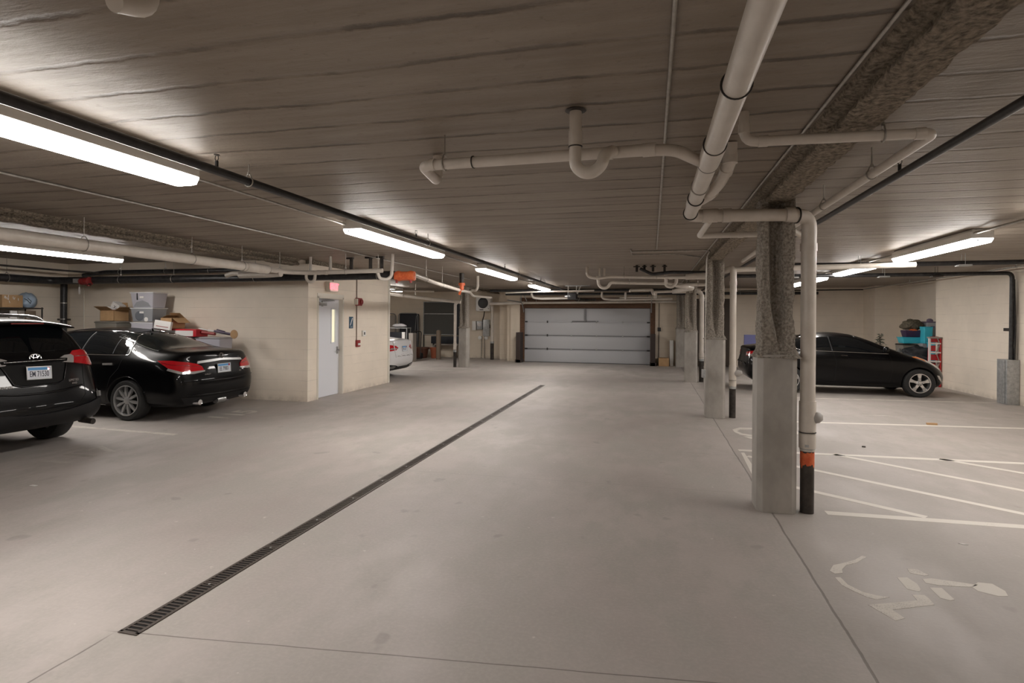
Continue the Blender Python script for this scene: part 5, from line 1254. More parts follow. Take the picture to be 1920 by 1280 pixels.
# ---------------------------------------------------------------- white sedan behind the stairwell block
def sedan_white():
    root = empty('sedan', (0, 0, 0), 0, 'white sedan whose tail sticks out behind the stairwell block', 'car', None)
    st = []
    st.append([(-.96, 0, .26), (-.98, .5, .26), (-1.0, .74, .28), (-1.04, .80, .42), (-1.06, .82, .60), (-1.02, .79, .82), (-.98, .74, .98), (-1.03, .64, 1.065), (-1.06, .35, 1.085), (-1.07, 0, 1.09)])
    st.append([(-.84, 0, .20), (-.84, .5, .20), (-.82, .83, .22), (-.80, .895, .38), (-.80, .905, .60), (-.79, .89, .86), (-.78, .81, 1.01), (-.84, .68, 1.085), (-.88, .36, 1.105), (-.89, 0, 1.11)])
    st.append(section(-.50, .20, .915, 1.03, .83, 1.115, .69, 1.135))
    st.append(section(-.24, .19, .915, 1.03, .84, 1.155, .68, 1.175))
    st.append(section(.15, .18, .915, 1.02, .855, 1.28, .64, 1.32))
    st.append(section(.60, .18, .915, 1.01, .86, 1.38, .61, 1.44))
    st.append(section(1.15, .18, .915, 1.0, .86, 1.41, .61, 1.475))
    st.append(section(1.8, .18, .915, .98, .86, 1.34, .61, 1.40))
    st.append(section(2.4, .18, .915, .95, .85, 1.08, .68, 1.12))
    st.append(section(3.1, .18, .90, .88, .82, .93, .68, .95))
    st.append([(3.5, 0, .22), (3.5, .5, .22), (3.45, .76, .24), (3.48, .80, .38), (3.46, .80, .52), (3.43, .78, .64), (3.40, .72, .74), (3.38, .58, .78), (3.4, .33, .80), (3.4, 0, .81)])
    body, bv = car_body('body', loft(st, .08, .2), root, (M['car_white'], M['well_dark']), (0, 2.79), .375, .915)
    rear = (1, 0, 0)
    for s in (-1, 1):
        dd = Vector((.72, -s * .70, 0))
        o = patch('tail_lamp', [(-.62, s * .91, .93), (-.80, s * .89, .86), (-1.0, s * .74, .78), (-1.08, s * .52, .80), (-1.08, s * .38, .865), (-1.06, s * .50, .925), (-1.0, s * .70, .95), (-.82, s * .85, .965)], dd, bv, M['lens_red'], root, .012, .02, .03)
        patch('reverse_strip', [(-.98, s * .76, .82), (-1.08, s * .52, .825), (-1.08, s * .44, .86), (-1.0, s * .70, .86)], dd, bv, M['lens_clear'], o, .016, .02, .03)
        d = (0, -s, 0); y = s * .8
        def q(l): return [(x, y, z) for x, z in l]
        patch('side_window', q([(.0, 1.09), (.9, 1.05), (.9, 1.36), (.55, 1.35), (.25, 1.26)]), d, bv, M['car_glass'], root, .004, .01)
        patch('side_window', q([(.97, 1.05), (2.1, 1.02), (1.8, 1.20), (1.5, 1.34), (.97, 1.37)]), d, bv, M['car_glass'], root, .004, .01)
        patch('exhaust_tip', [(-1.05, s * .74, .285), (-1.05, s * .50, .30), (-1.05, s * .46, .345), (-1.05, s * .60, .37), (-1.05, s * .76, .36)], rear, bv, M['brushed_metal'], root, .012, .02, .03)
        for ax in (0, 2.79):
            wheel(root, ax, s * .80, s, .335, .225, 5, .22, 'alloy_bright', 'wide')
    patch('rear_window', [(-.44, .62, 1.13), (-.44, -.62, 1.13), (.30, -.56, 1.37), (.35, 0, 1.40), (.30, .56, 1.37)], (.45, 0, -.89), bv, M['car_glass_haze'], root, .004, .01, .06)
    patch('bumper_valance', [(-1.1, y, z) for y, z in [(.92, .42), (.70, .40), (.45, .37), (.3, .33), (-.3, .33), (-.45, .37), (-.70, .40), (-.92, .42), (-.86, .27), (-.5, .23), (.5, .23), (.86, .27)]], rear, bv, M['cladding'], root, .008, .02, .05)
    trim('bumper_crease', [(-1.1, y, z) for y, z in [(.55, .66), (.45, .63), (-.45, .63), (-.55, .66)]], rear, bv, 'well_dark', root, .005, .0)
    trim('trunk_lip', [(-1.08, .60, 1.07), (-1.11, .3, 1.085), (-1.12, 0, 1.09), (-1.11, -.3, 1.085), (-1.08, -.60, 1.07)], (0, 0, -1), bv, 'car_white', root, .020, .006)
    h, n_ = cast(bv, (-1.1, 0, .83), rear); plate(root, (h.x - .01, 0, .83), 'VB 1127', 0, .08)
    b = MB(); b.sweep([(-.48, .1, 1.165), (-.3, .3, 1.205)], .02, 6); b.build('parcel_ribbon', M['leaf_green'], root)
    return root
c = sedan_white(); place_car(c, -8.02, 15.12, PI)
# ================================================================ CLUTTER
def box_thing(name, x0, x1, y0, y1, z0, z1, m, label, cat, bevel=0.004, group=None):
    b = MB(); b.box(x0, x1, y0, y1, z0, z1)
    return tag(b.build(name, M[m], bevel=bevel), label, cat, group)

def tub(c, dx, dy, h, rz, label, mb='tub_clear', ml='lid_white', flip=False, lid=True, stuff=None, group=None, name='storage_tub'):
    """tapered plastic tub, base centre c"""
    root = empty(name, c, rz, label, 'storage tub', group)
    a, t = 0.86, 1.0
    s0, s1 = (t, a) if flip else (a, t)
    b = MB(); n = 0
    b.taper((0, 0, 0), (dx * s0, dy * s0), (dx * s1, dy * s1), h)
    for sx in (-1, 1):
        for k in range(2):
            pass
    b.build('tub_body', M[mb], root, bevel=0.018, bseg=3)
    z = 0.0 if flip else h
    b = MB(); b.taper((0, 0, z - 0.012), (dx * 1.02, dy * 1.03), (dx * 1.05, dy * 1.06), 0.022)
    b.build('rim', M[ml], root, bevel=0.006)
    if lid and not flip:
        b = MB(); b.taper((0, 0, h + 0.008), (dx * 1.03, dy * 1.03), (dx * 0.96, dy * 0.94), 0.018); b.build('lid', M[ml], root, bevel=0.005)
    b = MB(); b.box(-0.05, 0.05, -dy * 0.5 * (s0 + s1) / 2 - 0.012, -dy * 0.5 * (s0 + s1) / 2 + 0.02, h * 0.62, h * 0.76); b.build('tub_label', M['paper_white' if stuff else ml], root)
    return root

def open_carton(c, dx, dy, h, rz, label, flaps=(1, 1, 1, 1), angs=(0.9, 0.9, 0.9, -0.35), group=None):
    root = empty('cardboard_box', c, rz, label, 'cardboard box', group)
    t = 0.004
    b = MB()
    b.box(-dx / 2, dx / 2, -dy / 2, -dy / 2 + t, 0, h); b.box(-dx / 2, dx / 2, dy / 2 - t, dy / 2, 0, h)
    b.box(-dx / 2, -dx / 2 + t, -dy / 2, dy / 2, 0, h); b.box(dx / 2 - t, dx / 2, -dy / 2, dy / 2, 0, h); b.box(-dx / 2, dx / 2, -dy / 2, dy / 2, 0, t)
    b.build('carton', M['cardboard'], root)
    L = dy * 0.5
    for i, (px, py, ax, ln) in enumerate(((-dx / 2, 0, 'x-', dy), (dx / 2, 0, 'x+', dy), (0, -dy / 2, 'y-', dx), (0, dy / 2, 'y+', dx))):
        if not flaps[i]: continue
        a = angs[i]       # outward fold from the vertical
        o = Vector({'x-': (-1, 0, 0), 'x+': (1, 0, 0), 'y-': (0, -1, 0), 'y+': (0, 1, 0)}[ax])
        s = Vector((-o.y, o.x, 0))
        d = o * math.sin(a) + Vector((0, 0, 1)) * math.cos(a)
        nrm = d.cross(s).normalized() * t
        p = Vector((px, py, h))
        q = [p - s * ln / 2, p + s * ln / 2, p + s * ln * 0.47 + d * L, p - s * ln * 0.47 + d * L]
        b = MB(); b.prism(q, nrm.normalized(), t); b.build('flap', M['cardboard'], root)
    return root

# low table that carries the stacks along the stairwell side wall
t = empty('storage_table', (-10.4, 9.78, 0), 0, 'plain table behind the black sedan carrying the stacked tubs', 'table')
b = MB(); b.box(-1.35, 0.66, -0.29, 0.29, 1.06, 1.10); b.build('table_top', M['grey_plastic'], t)
for sx in (-1.3, 0.62):
    for sy in (-0.26, 0.26):
        b = MB(); b.box(sx - 0.02, sx + 0.02, sy - 0.02, sy + 0.02, 0, 1.06); b.build('leg', M['iron_black'], t)
for (x, lab) in ((-11.18, 'brown-grey plastic tub under the open cardboard box'),):
    tub((x, 9.70, 1.10), .56, .38, .47, 0.0, lab, 'tub_taupe', 'tub_taupe')
tub((-10.25, 9.70, 1.10), .56, .36, .47, 0.0, 'lowest clear tub of the three-high stack behind the black sedan', 'tub_clear', stuff=1, lid=False)
r = tub((-10.25, 9.70, 1.592), .57, .37, .28, 0.0, 'middle clear tub with dark contents in the three-high stack', 'tub_grey', stuff=1, lid=False)
b = MB(); b.lathe([(0.01, 0.0), (0.09, 0.0), (0.11, 0.006), (0.01, 0.008)], 18, (-0.06, -0.180, 0.13), 'Y'); b.build('dark_contents', M['tub_stuff'], r)
b = MB(); b.lathe([(0.0, 0.0), (0.035, 0.0), (0.05, 0.006), (0.0, 0.008)], 12, (0.10, -0.172, 0.05), 'Y'); b.build('white_contents', M['paper_white'], r)
r = tub((-10.25, 9.70, 1.885), .58, .37, .31, 0.0, 'open clear tub on top of the three-high stack', 'tub_clear', stuff=1, lid=False)
b = MB(); b.box(-0.12, -0.10, -0.19, -0.16, 0.16, 0.31); b.build('handle_strap', M['black_plastic'], r)
b = MB(); b.prism([(-0.22, -0.165, 0.02), (0.22, -0.165, 0.02), (0.16, -0.171, 0.10), (0.02, -0.176, 0.15), (-0.14, -0.171, 0.11)], (0, -1, 0), 0.006); b.build('lilac_contents', M['tub_grey'], r)
c1 = open_carton((-11.13, 9.68, 1.602), .36, .35, .22, 0.0, 'open cardboard box stuffed with small white boxes on the brown-grey tub', angs=(1.05, 1.15, 1.1, -0.12))
b = MB(); b.cbox((-0.08, -0.02, 0.28), (0.22, 0.14, 0.12), Matrix.Rotation(0.1, 3, 'Y')); b.v = [(x * .8 + .01, y * .8, z - .03) for x, y, z in b.v]; tag(b.build('small_box', M['paper_white']), 'small white box with black marks inside the open cardboard box', 'box').location = (-11.16, 9.68, 1.60)
b = MB(); b.cbox((0.10, 0.02, 0.33), (0.20, 0.16, 0.16), Matrix.Rotation(0.5, 3, 'Y')); o = tag(b.build('small_box', M['paper_white']), 'tilted white box with a black letter sticking out of the open cardboard box', 'box'); o.location = (-11.18, 9.70, 1.57)
text_mesh('marking', 'X', 0.10, M['black_plastic'], o, frame((0.10, -0.064, 0.32), (1, 0, -0.4)), 0.001)
text_mesh('marking', 'J.', 0.08, M['black_plastic'], o, frame((0.15, -0.066, 0.28), (1, 0, -0.3)), 0.001)
b = MB(); b.box(-11.28, -10.98, 9.515, 9.56, 1.62, 1.84); tag(b.build('book', M['red_paint']), 'flat red folder edge showing at the rim of the open cardboard box', 'folder')
# tall bins at the right end
tub((-8.66, 9.74, 0.0), .58, .36, 1.27, 0.0, 'tall lilac-grey bin standing right of the stacks below the bamboo roll', 'tub_clear', 'bin_grey', stuff=1)
tub((-9.36, 9.74, 0.0), .64, .40, 1.27, 0.0, 'grey bin hidden behind the sedan roof under the red box', 'tub_grey', 'bin_grey', stuff=1)
r = empty('red_box', (-9.32, 9.66, 1.302), 0, 'flat red and white printed box lying across the bins', 'box')
b = MB(); b.box(-0.45, 0.43, -0.15, 0.16, 0, 0.15); b.build('box_body', M['red_print'], r, bevel=0.004)
b = MB(); b.box(-0.40, 0.36, -0.154, -0.15, 0.01, 0.12); b.build('white_panel', M['paper_white'], r)
c2 = open_carton((-9.62, 9.68, 1.455), .28, .34, .22, 0.0, 'cardboard box with lifted flaps right of the clear tubs', flaps=(1, 1, 0, 1), angs=(-1.2, 2.2, 0.9, -0.9))
b = MB(); b.cbox((0, 0, 0), (0.40, 0.05, 0.17), Matrix.Rotation(0.12, 3, 'Y') @ Matrix.Rotation(-0.1, 3, 'X')); o = tag(b.build('white_box', M['paper_white'], bevel=0.003), 'white box leaning in front of the cardboard box with lifted flaps', 'box'); o.location = (-9.60, 9.42, 1.53)
b = MB(); b.cbox((0, -0.03, -0.03), (0.30, 0.002, 0.012), Matrix.Rotation(0.12, 3, 'Y')); b.build('print_line', M['red_dark'], o)
s = empty('rolled_mat', (-8.50, 9.62, 1.36), 0, 'bundle of poles and purple wrap ending in a round tan paddle', 'bundle')
b = MB(); b.cyl((-0.42, 0.0, 0.10), (0.38, 0.0, 0.0), 0.014, 8); b.cyl((-0.40, 0.04, 0.05), (0.30, 0.04, -0.02), 0.012, 8); b.build('pole', M['paper_white'], s)
b = MB(); b.cyl((-0.05, 0.0, 0.06), (0.36, 0.0, 0.0), 0.022, 8); b.cyl((-0.02, 0.03, 0.09), (0.18, 0.02, 0.05), 0.012, 6); b.build('purple_wrap', M['purple'], s)
b = MB(); b.cyl((-0.42, 0.02, 0.03), (-0.05, 0.02, 0.0), 0.03, 8); b.build('red_stick', M['red_paint'], s)
b = MB(); b.lathe([(0.0, -0.006), (0.085, -0.006), (0.09, 0), (0.085, 0.006), (0.0, 0.006)], 22, (0.43, -0.02, 0.0), 'Y'); o = b.build('round_paddle', M['cardboard'], s)

# shelf on the left wall
sh = empty('wire_shelf', (-12.66, 8.2, 0), 0, 'black shelf rack against the left wall behind the sport utility car', 'shelf')
for i, z in enumerate((1.865, 1.52, 0.9, 0.3)):
    b = MB(); b.box(-0.24, 0.24, -1.0, 0.98, z - 0.025, z); b.build('shelf_board', M['iron_black'], sh)
for sx in (-0.23, 0.23):
    for sy in (-0.98, 0.96):
        b = MB(); b.cyl((sx, sy, 0), (sx, sy, 1.875), 0.014, 8); b.build('post', M['iron_black'], sh)
b = MB(); b.box(-12.85, -12.45, 8.42, 8.80, 1.866, 2.115); o = tag(b.build('taped_box', M['cardboard'], bevel=0.004), 'taped cardboard box on top of the black shelf rack', 'cardboard box')
b = MB()
rn = random.Random(3)
for i in range(9): b.cbox((-12.447, 8.58 + rn.uniform(-.12, .18), 2.03 + rn.uniform(-.06, .06)), (0.002, 0.012, 0.05), Matrix.Rotation(rn.uniform(-.4, .4), 3, 'X'))
b.build('shiny_tape', M['paper_white'], o)
def blob(name, c, sx, sy, sz, m, label, cat, seed=0, amp=0.18, parent=None, flat=0.0, fr=2.2):
    n1, n2 = 26, 16; vs = []
    for j in range(n2 + 1):
        ph = PI * j / n2
        for i in range(n1):
            th = 2 * PI * i / n1
            p = Vector((math.sin(ph) * math.cos(th), math.sin(ph) * math.sin(th), math.cos(ph)))
            k = 1 + amp * noise.noise(p * fr + Vector((seed, 0, 0))) + amp * 0.6 * noise.noise(p * fr * 2.6 + Vector((seed, 3, 0)))
            z = p.z * k * sz
            vs.append((p.x * k * sx, p.y * k * sy, max(z, -sz * 0.8)))
    b = MB(); b.add(vs, [(j * n1 + i, j * n1 + (i + 1) % n1, (j + 1) * n1 + (i + 1) % n1, (j + 1) * n1 + i) for j in range(n2) for i in range(n1)])
    o = b.build(name, M[m], parent, smooth=75); o.location = (c[0], c[1], c[2] + sz * 0.8)
    if label: tag(o, label, cat)
    return o
o = blob('plastic_bag', (-12.63, 9.00, 1.866), .16, .17, .17, 'bag_blue', 'pale blue plastic bag beside the taped box on the shelf rack', 'bag', 4)
b = MB(); b.sweep([(0.10, -0.12, 0.05), (0.16, -0.10, 0.02), (0.17, -0.05, -0.05), (0.15, -0.02, 0.0), (0.14, -0.08, 0.06)], 0.006, 5); b.build('drawstring', M['black_plastic'], o)
for i, (y0, y1, m) in enumerate(((8.36, 8.56, 'iron_black'), (8.58, 8.70, 'paper_white'), (8.72, 8.84, 'foam_taupe'), (8.86, 9.06, 'post_tan'))):
    b = MB(); b.box(-12.84, -12.46, y0, y1, 1.521, 1.80)
    o = tag(b.build('stored_box', M[m], bevel=0.003), ('dark brown printed box', 'white printed box', 'pale box with round print', 'tan box with white lettering')[i] + ' on the shelf board below the taped box', 'box', 'boxes on the second shelf')
    if i in (0, 2, 3):
        b = MB()
        for k in range(3): b.box(-12.46, -12.4585, y0 + 0.02, y1 - 0.02, 1.60 + k * 0.05, 1.615 + k * 0.05)
        b.build('print_lines', M['paper_white' if i != 2 else 'iron_black'], o)

# ---- pile in the right recess
tub((7.10, 18.45, 0.0), .40, .40, 1.05, 0.1, 'tall dark crate hidden under the black bags in the right recess', 'tub_taupe', 'iron_black', name='crate')
tub((7.22, 18.5, 1.085), .56, .40, .17, 0.0, 'low turquoise tub under the purple bag in the right recess', 'aqua', 'aqua', lid=False)
tub((7.56, 17.75, 0.62), .36, .34, .52, 0.0, 'turquoise tub beside the ladder, below the grey one', 'aqua', 'aqua', lid=False)
box_thing('moving_box', 7.36, 7.76, 17.45, 18.05, 0.0, 0.62, 'iron_black', 'dark box on the floor of the recess behind the ladder', 'box')
tub((7.69, 18.5, 1.27), .30, .40, .42, 0.0, 'light grey tub with dark purple lid on top of the recess pile', 'bin_grey', 'lid_purple')
box_thing('moving_box', 7.54, 7.86, 18.2, 18.8, 0.0, 1.268, 'bin_grey', 'tall grey box under the lidded grey tub in the recess', 'box')
tub((7.47, 18.16, 1.10), .21, .30, .46, 0.0, 'upright turquoise tub between the purple bag and the grey tub', 'aqua', 'aqua', lid=False)
box_thing('moving_box', 7.35, 7.53, 18.07, 18.32, 0.0, 1.098, 'bin_grey', 'narrow grey box under the upright turquoise tub', 'box')
r = empty('purple_bag', (7.20, 18.42, 1.262), 0, 'dark purple open bag with orange cloth peeking out', 'bag')
b = MB(); b.taper((0, 0, 0), (.36, .26), (.44, .34), .20); b.build('bag_body', M['purple'], r, bevel=0.03, bseg=3)
blob('orange_cloth', (0.02, -0.10, 0.17), .11, .07, .035, 'orange_cloth', None, None, 2, .3, r)
blob('camouflage_bag', (7.26, 18.5, 1.475), .27, .20, .16, 'camo', 'rumpled camouflage bag on top of the purple bag', 'bag', 9, .3)
blob('knit_hat', (7.68, 18.46, 1.69), .08, .08, .06, 'lid_purple', 'small dark cap on the grey lidded tub', 'hat', 5, .1)
blob('black_bag', (7.18, 17.92, 0.62), .42, .26, .22, 'black_cloth', 'large crumpled black bag draped over the recess pile', 'bag', 6, .32)
box_thing('moving_box', 6.82, 7.34, 17.66, 18.14, 0.0, 0.62, 'tub_taupe', 'box hidden under the crumpled black bag', 'box')
blob('black_bag', (6.95, 17.42, 0.56), .26, .18, .14, 'black_cloth', 'smaller black bag in front of the crumpled black bag', 'bag', 16, .3)
box_thing('moving_box', 6.66, 7.03, 17.2, 17.6, 0.0, 0.56, 'cardboard', 'brown carton behind the car bonnet under the smaller black bag', 'box')
b = MB(); b.sweep(bend([(6.70, 18.0, 0.0), (6.78, 18.0, 0.92), (6.86, 18.3, 0.96), (6.86, 18.4, 0)], .08), .014, 8); b.box(6.72, 6.76, 17.98, 18.02, 0.5, 0.95); tag(b.build('folding_chair_frame', M['grey_plastic'], smooth=50), 'grey folded chair frame at the left of the recess pile', 'chair')
ld = empty('step_ladder', (7.22, 17.05, 0), 0, 'red and white folded step ladder leaning by the end of the right wall', 'ladder')
for k, x in enumerate((-0.13, 0.11)):
    b = MB(); b.box(x - 0.018, x + 0.018, -0.03, 0.03, 0.0, 1.28); b.build('rail', M['paper_white' if k == 0 else 'red_print'], ld)
    b = MB(); b.cbox((x * 0.9, 0.09, 0.62), (0.03, 0.03, 1.24), Matrix.Rotation(0.05, 3, 'X')); b.build('rear_rail', M['red_print' if k == 0 else 'paper_white'], ld)
for k in range(5):
    z = 0.18 + 0.235 * k
    b = MB(); b.box(-0.13, 0.11, -0.05, 0.03, z, z + 0.035); b.build('step', M['paper_white'], ld)
    b = MB(); b.box(-0.11, 0.02 if k % 2 else 0.09, 0.02, 0.028, z + 0.05, z + 0.2); b.build('red_panel', M['red_print'], ld)
    b = MB(); b.cbox((0.05, -0.035, z + 0.12), (0.02, 0.01, 0.2), Matrix.Rotation(0.35 if k % 2 else -0.35, 3, 'Y')); b.build('brace', M['foam_taupe'], ld)
b = MB(); b.box(-0.16, 0.14, -0.06, 0.08, 1.27, 1.31); b.build('ladder_top', M['foam_taupe'], ld, bevel=0.008)
# small artificial tree
tr = empty('artificial_tree', (6.72, 19.3, 0), 0, 'small dark green artificial tree behind the right sedan', 'tree')
b = MB(); b.cyl((0, 0, 0), (0, 0, 1.25), 0.015, 6); b.build('trunk', M['post_brown'], tr)
b = MB(); rn = random.Random(5)
for i in range(230):
    z = 0.35 + 0.98 * rn.random(); R = (1.36 - z) * 0.34 + 0.02; a = rn.uniform(0, 2 * PI); q = rn.uniform(0.3, 1.0) * R
    p = Vector((q * math.cos(a), q * math.sin(a), z)); d = Vector((math.cos(a), math.sin(a), rn.uniform(-.2, .5))).normalized() * 0.07
    s_ = Vector((-math.sin(a), math.cos(a), 0)) * 0.018
    b.add([p - s_, p + s_, p + s_ * .3 + d, p - s_ * .3 + d, p + Vector((0, 0, .015))], [(0, 1, 2, 3), (0, 4, 3), (1, 2, 4)])
b.build('needles', M['leaf_green'], tr)
b = MB(); b.box(3.27, 3.95, 21.96, 22.02, 0.42, 1.19); tag(b.build('blue_board', M['sheet_blue']), 'pale blue board leaning on the back wall behind the right sedan', 'board')

# ---- far left bay
m1 = empty('folding_bed', (-10.42, 23.2, 0), 0, 'dark folding bed standing on end against the far left wall', 'folding bed')
b = MB(); b.box(-0.44, 0.44, -0.06, 0.10, 0.25, 1.90); b.build('mattress', M['dark_navy'], m1, bevel=0.05, bseg=3)
b = MB(); b.sweep(bend([(-0.46, -0.10, 0.0), (-0.46, -0.10, 1.92), (0.46, -0.10, 1.92), (0.46, -0.10, 0.0)], .14), .018, 8); b.sweep(bend([(0.28, -0.14, 0.2), (0.40, -0.14, 1.80), (0.46, -0.12, 1.84)], .1), .012, 6); b.build('bed_frame', M['grey_plastic'], m1, smooth=50)
m1 = empty('folded_chair', (-11.25, 23.1, 0), 0, 'folded lawn chair with pale webbing by the stairwell corner view', 'chair')
b = MB(); b.sweep(bend([(-0.28, 0, 0.0), (-0.28, 0, 1.90), (0.24, 0, 1.90), (0.24, 0, 0.0)], .16), .02, 8); b.build('chair_frame', M['grey_plastic'], m1, smooth=50)
b = MB(); b.box(-0.24, 0.20, 0, 0.03, 0.5, 1.82); b.build('webbing', M['foam_taupe'], m1)
wk = empty('work_shelf', (-9.75, 20.6, 0), 0, 'grey metal shelf unit with a wrapped bundle in the far left bay', 'shelf')
b = MB(); b.box(-0.45, 0.5, -0.2, 0.2, 1.30, 1.33); b.build('shelf_board', M['galvanised'], wk); b = MB(); b.box(-0.45, 0.5, -0.2, 0.2, 0.6, 0.63); b.build('shelf_board', M['galvanised'], wk)
for sx in (-0.43, 0.48):
    for sy in (-.18, .18):
        b = MB(); b.box(sx - .015, sx + .015, sy - .015, sy + .015, 0, 1.34); b.build('post', M['galvanised'], wk)
blob('wrapped_bundle', (-9.66, 20.6, 1.331), .30, .17, .085, 'bin_grey', 'white wrapped bundle on the grey shelf unit', 'bundle', 8, .12)
box_thing('dark_crate', -10.1, -9.5, 20.45, 20.75, 0.631, 1.15, 'dark_navy', 'dark crate on the lower board of the grey shelf unit', 'crate')
box_thing('standing_foam', -9.20, -9.02, 20.45, 20.8, 0.0, 1.12, 'foam_taupe', 'tan foam slab on end beside the grey shelf unit', 'foam slab')
box_thing('white_board', -9.42, -9.30, 20.30, 20.36, 0.0, 1.16, 'paper_white', 'narrow white board upright by the tan foam slab', 'board')
hp = empty('hand_truck', (-9.65, 22.2, 0), 0, 'black hand truck and tangle behind the white sedan tail', 'hand truck')
b = MB(); b.sweep(bend([(-.2, 0, .15), (-.2, .1, 1.15), (.2, .1, 1.15), (.2, 0, .15)], .1), .02, 8); b.box(-.22, .22, -.25, 0, .02, .04); b.build('truck_frame', M['iron_black'], hp, smooth=50)
for s in (-1, 1):
    b = MB(); b.lathe([(0.02, -.03), (.12, -.03), (.13, 0), (.12, .03), (.02, .03)], 16, (s * .24, .02, .13), 'X'); b.build('wheel', M['tyre'], hp, smooth=50)
gp = empty('wire_partition', (-8.95, 23.42, 0), 0, 'tall dark wire mesh partition against the far left wall', 'partition')
x0, x1, z0, z1 = -0.88, 0.60, 0.98, 2.44
b = MB()
for (a, c, d, e) in ((x0, x0 + .03, z0, z1), (x1 - .03, x1, z0, z1), (x0, x1, z0, z0 + .03), (x0, x1, z1 - .03, z1), (x0, x1, (z0 + z1) / 2 + .18, (z0 + z1) / 2 + .21)): b.box(a, c, -0.03, 0.0, d, e)
b.build('partition_frame', M['galvanised'], gp)
b = MB(); k = 0
x = x0
while x < x1: b.box(x, x + 0.004, -0.02, -0.014, z0, z1); x += 0.05
z = z0
while z < z1: b.box(x0, x1, -0.014, -0.008, z, z + 0.004); z += 0.05
b.build('wire_mesh', M['dark_mesh'], gp)
b = MB(); b.box(x0 + .02, x1 - .02, 0.02, 0.04, z0, z1); b.build('back_sheet', M['dark_mesh'], gp)
b = MB(); b.box(x1 + .01, x1 + .55, -0.05, 0.05, z0, z1 - .03); b.build('dark_panel', M['dark_navy'], gp)
b = MB(); b.box(x0, x0 + .03, -.02, .02, 0, z0); b.box(x1, x1 + .03, -.02, .02, 0, z0); b.build('post', M['iron_black'], gp)
box_thing('equipment_case', -9.28, -7.90, 22.95, 23.35, 0.62, 0.93, 'dark_navy', 'long black case under the wire mesh partition', 'case')
b = MB(); b.box(-9.22, -9.14, 23.0, 23.3, 0, .62); b.box(-8.05, -7.97, 23.0, 23.3, 0, .62); b.box(-9.22, -7.97, 23.0, 23.3, .55, .619); tag(b.build('case_stand', M['foam_taupe']), 'tan stand carrying the long black case', 'stand')
def pot(c, r, h, m, label):
    b = MB(); b.lathe([(r * .72, 0), (r * .95, h * .82), (r * 1.08, h * .83), (r * 1.1, h), (r * .98, h), (r * .9, h * .86), (0.01, h * .84)], 26, (0, 0, 0)); o = b.build('plant_pot', M[m], smooth=50); o.location = c; return tag(o, label, 'plant pot', 'empty pots in the far left bay')
pot((-9.60, 22.70, 0), .31, .46, 'brown_pot', 'wide brown plant pot left of the orange one')
pot((-9.04, 22.72, 0), .17, .46, 'terracotta', 'narrow orange-brown plant pot right of the wide brown pot')
b = MB(); b.lathe([(.10, 0), (.10, 1.16), (.08, 1.2), (.01, 1.22)], 18); o = b.build('bollard', M['post_tan'], smooth=45); o.location = (-8.60, 22.1, 0); tag(o, 'tan painted steel bollard in the far left bay', 'bollard')
ht = empty('wall_heater', (-6.95, 23.10, 2.02), 0, 'square white unit heater with round black grille high on the far wall', 'heater')
b = MB(); b.box(-.33, .33, -.12, .28, 0, .60); b.build('heater_case', M['white_enamel'], ht, bevel=.07, bseg=4)
b = MB(); b.lathe([(0.0, -.14), (.2, -.14), (.225, -.125), (.225, -.11)], 26, (0, 0, .35), 'Y'); g_ = b.build('fan_grille', M['black_plastic'], ht, smooth=40)
b = MB()
for k in range(6): b.box(-.2 + .03 * abs(k - 2.5) * .5, .2 - .03 * abs(k - 2.5) * .5, -.15, -.14, .20 + k * .055, .208 + k * .055)
b.build('louvre', M['grey_plastic'], g_)
b = MB(); b.cyl((.24, -.12, .12), (.24, -.14, .12), .025, 10); b.build('knob', M['chrome'], ht)
b = MB(); b.box(-.15, .02, -.125, -.12, .05, .08); b.build('maker_label', M['black_plastic'], ht)
b = MB(); b.sweep(bend([(0, .1, 0), (-.05, .2, -.2), (-.16, .3, -.45)], .08), .02, 8); b.build('power_whip', M['iron_black'], ht)
for (x0_, x1_, z0_, z1_, m, lab, mark) in ((-7.55, -7.38, 1.20, 1.60, 'white_enamel', 'narrow pale electrical box left of the meter on the far wall', 0), (-7.34, -7.10, 1.24, 1.60, 'galvanised', 'grey electrical meter with a round dial on the far wall', 1), (-7.06, -6.78, .95, 1.66, 'galvanised', 'tall grey disconnect box right of the meter on the far wall', 2)):
    b = MB(); b.box(x0_, x1_, 23.36, 23.5, z0_, z1_); o = tag(b.build('electrical_box', M[m], bevel=.006), lab, 'electrical box')
    if mark == 1:
        b = MB(); b.cyl(((x0_ + x1_) / 2, 23.33, 1.45), ((x0_ + x1_) / 2, 23.37, 1.45), .08, 18); b.build('dial', M['paper_white'], o)
    if mark == 2:
        b = MB(); b.box(x1_, x1_ + .03, 23.38, 23.44, 1.3, 1.45); b.build('lever', M['iron_black'], o)
for i, x in enumerate((-7.15, -7.02)):
    pipe('thin vertical conduit under the meter boxes, %s one' % ('left', 'right')[i], [(x, 23.46, 0.0), (x, 23.46, .95)], .016, 'conduit_steel', seg=8, name='conduit')
    b = MB(); b.lathe([(.02, 0), (.05, -.02), (.085, -.10), (.04, -.12)], 12, (x - .06 + .16 * i, 23.50, .88), 'Y'); tag(b.build('floodlight', M['white_enamel'], smooth=50), 'small white bell-shaped fitting on the far wall, %s of the pair' % ('left', 'right')[i], 'wall fitting')
b = MB(); b.box(0.26, 0.63, 21.55, 21.95, 0, .30); o = tag(b.build('cardboard_box', M['cardboard'], bevel=.006), 'small cardboard box on the floor right of the garage door', 'cardboard box')
b = MB(); b.box(.22, .34, 21.96, 22.02, 1.28, 1.42); tag(b.build('wall_button', M['black_plastic']), 'small black door button box on the wall right of the garage door', 'push button')
